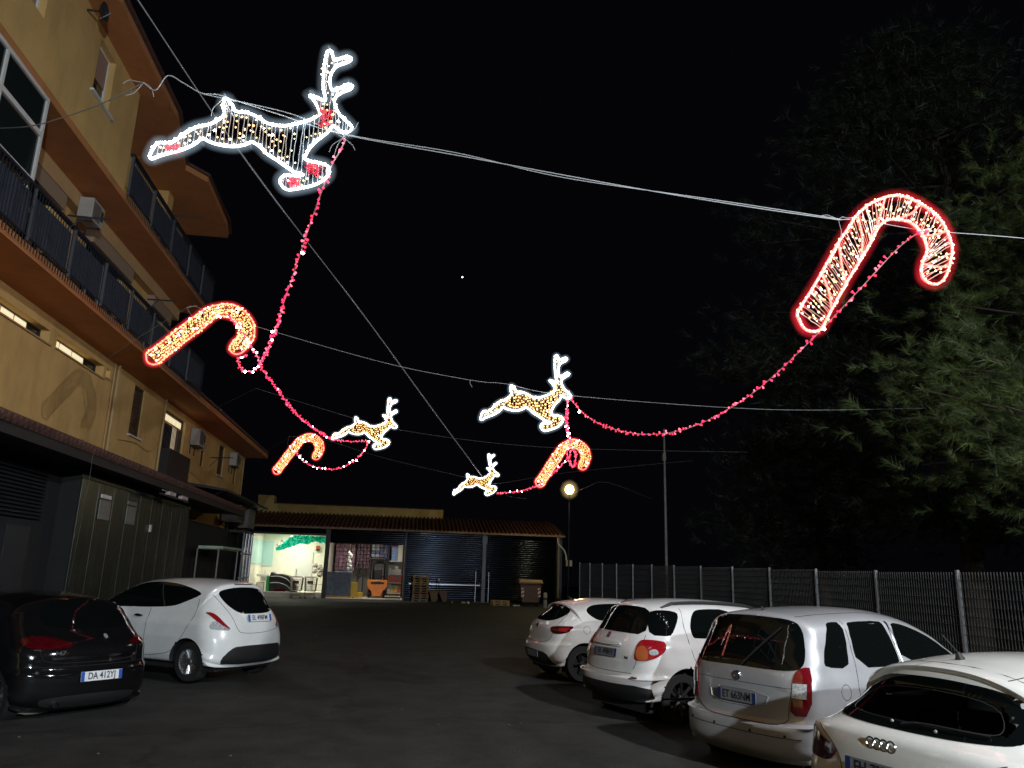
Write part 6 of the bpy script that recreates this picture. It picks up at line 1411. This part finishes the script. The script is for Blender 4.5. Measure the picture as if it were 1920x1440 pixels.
garland('bunch of red garland bundled inside the crook of the right small candy cane', [(4.81,22.40,5.72),(4.73,22.40,5.36),(4.83,22.40,5.01),(4.96,22.40,4.99),(4.99,22.40,5.37),(4.89,22.40,5.50),(4.80,22.40,5.24),(4.90,22.40,4.97),(4.98,22.40,5.21),(4.92,22.40,5.53)], 7, 1.8, 0.03)
garland('red garland from the right small cane to the farthest reindeer', [(4.80,22.40,5.28),(4.66,24.00,5.00),(4.43,25.60,4.74),(3.94,27.20,4.66),(3.37,28.50,4.71)], 8, 1.1, 0.12)

# ================================================================ PINE TREES
M_bark = mat('pine_bark', (.045,.034,.026), .9, noise=.3, nscale=6)
def needle_mat(name, c1, c2):
    m = mat(name, c1, .55, col2=c2, nscale=.9, noise=.1); return m
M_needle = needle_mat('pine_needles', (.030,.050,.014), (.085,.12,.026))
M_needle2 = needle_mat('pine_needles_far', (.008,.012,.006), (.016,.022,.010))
def pine(label, base, h, crown, ntuft, size, nn, m, seed, r0=.22, clumps=60, off=0.0):
    """trunk with limbs; every limb carries clumps of long needle tufts"""
    rn = random.Random(seed); t = thing('pine_tree', label, 'tree', base, 0, 'pine trees behind the fence')
    b = MB(); P = [Vector((0,0,-.2))]
    for i in range(1, 9): P.append(Vector((rn.uniform(-.18,.18)*i*.4, rn.uniform(-.18,.18)*i*.4, h*.93*i/8)))
    b.tube(P, [r0*(1-.88*i/8) for i in range(9)], 8)
    ctrs = []
    for i in range(clumps):
        zf = rn.uniform(crown[0], 1.0); z = h*zf; a = rn.uniform(0, 2*pi)
        prof = crown[1]*math.sin(min(1, max(.05, (zf-crown[0])/(1-crown[0])))**.62*pi*.97)**.75+.3
        L_ = prof*rn.uniform(.62,1.06); k = min(8, max(0, z/h*8)); q = P[int(k)].lerp(P[min(8, int(k)+1)], k-int(k))
        e = q+Vector((cos(a)*L_, sin(a)*L_, rn.uniform(-.10,.22)*L_)); mid = q.lerp(e, .5)+Vector((0,0,-.05*L_))
        b.tube([q, mid, e], [.05*(1-zf)+.03, .03, .012], 5); ctrs.append((q, mid, e))
    b.build('trunk', M_bark, t, smooth=True)
    V = []; F = []
    for i in range(ntuft):
        q, mid, e = ctrs[rn.randrange(len(ctrs))]; s_ = 1-rn.random()**1.7*.62
        c0 = (q.lerp(mid, s_*2) if s_ < .5 else mid.lerp(e, s_*2-1)); sp = .20+.20*s_
        c0 = c0+Vector((rn.gauss(0,sp*1.6), rn.gauss(0,sp*1.6), rn.gauss(0,sp)))
        ax = (e-q).normalized()*.75+Vector((rn.uniform(-.8,.8), rn.uniform(-.8,.8), rn.uniform(-.3,.9))); ax.normalize()
        u = ax.orthogonal().normalized(); v = ax.cross(u); sz = size*rn.uniform(.7,1.25)
        for j in range(nn):
            w0 = rn.uniform(.0,.75)*sz; a = rn.uniform(0, 2*pi); sp_ = rn.uniform(.35,1.5); d = (ax+(u*cos(a)+v*sin(a))*sp_).normalized()
            p = c0+ax*w0; L_ = sz*rn.uniform(.38,.62); sd = d.cross(Vector((rn.uniform(-1,1),rn.uniform(-1,1),rn.uniform(-1,1)))).normalized()*(size*.009+off)
            k = len(V); V += [tuple(p-sd), tuple(p+sd), tuple(p+d*L_-Vector((0,0,.06*L_)))]; F.append((k, k+1, k+2))
    b = MB(); b.v = V; b.f = F; b.mi = [0]*len(F); b.build('crown', m, t, fixn=False, kind='stuff')
    return t
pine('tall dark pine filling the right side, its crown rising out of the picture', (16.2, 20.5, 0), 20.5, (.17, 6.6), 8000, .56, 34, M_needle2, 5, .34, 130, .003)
pine('smaller green pine at the right edge, branches lit bright above the fence', (13.2, 12.0, 0), 11.0, (.30, 3.5), 3400, .40, 60, M_needle, 12, .2, 70)
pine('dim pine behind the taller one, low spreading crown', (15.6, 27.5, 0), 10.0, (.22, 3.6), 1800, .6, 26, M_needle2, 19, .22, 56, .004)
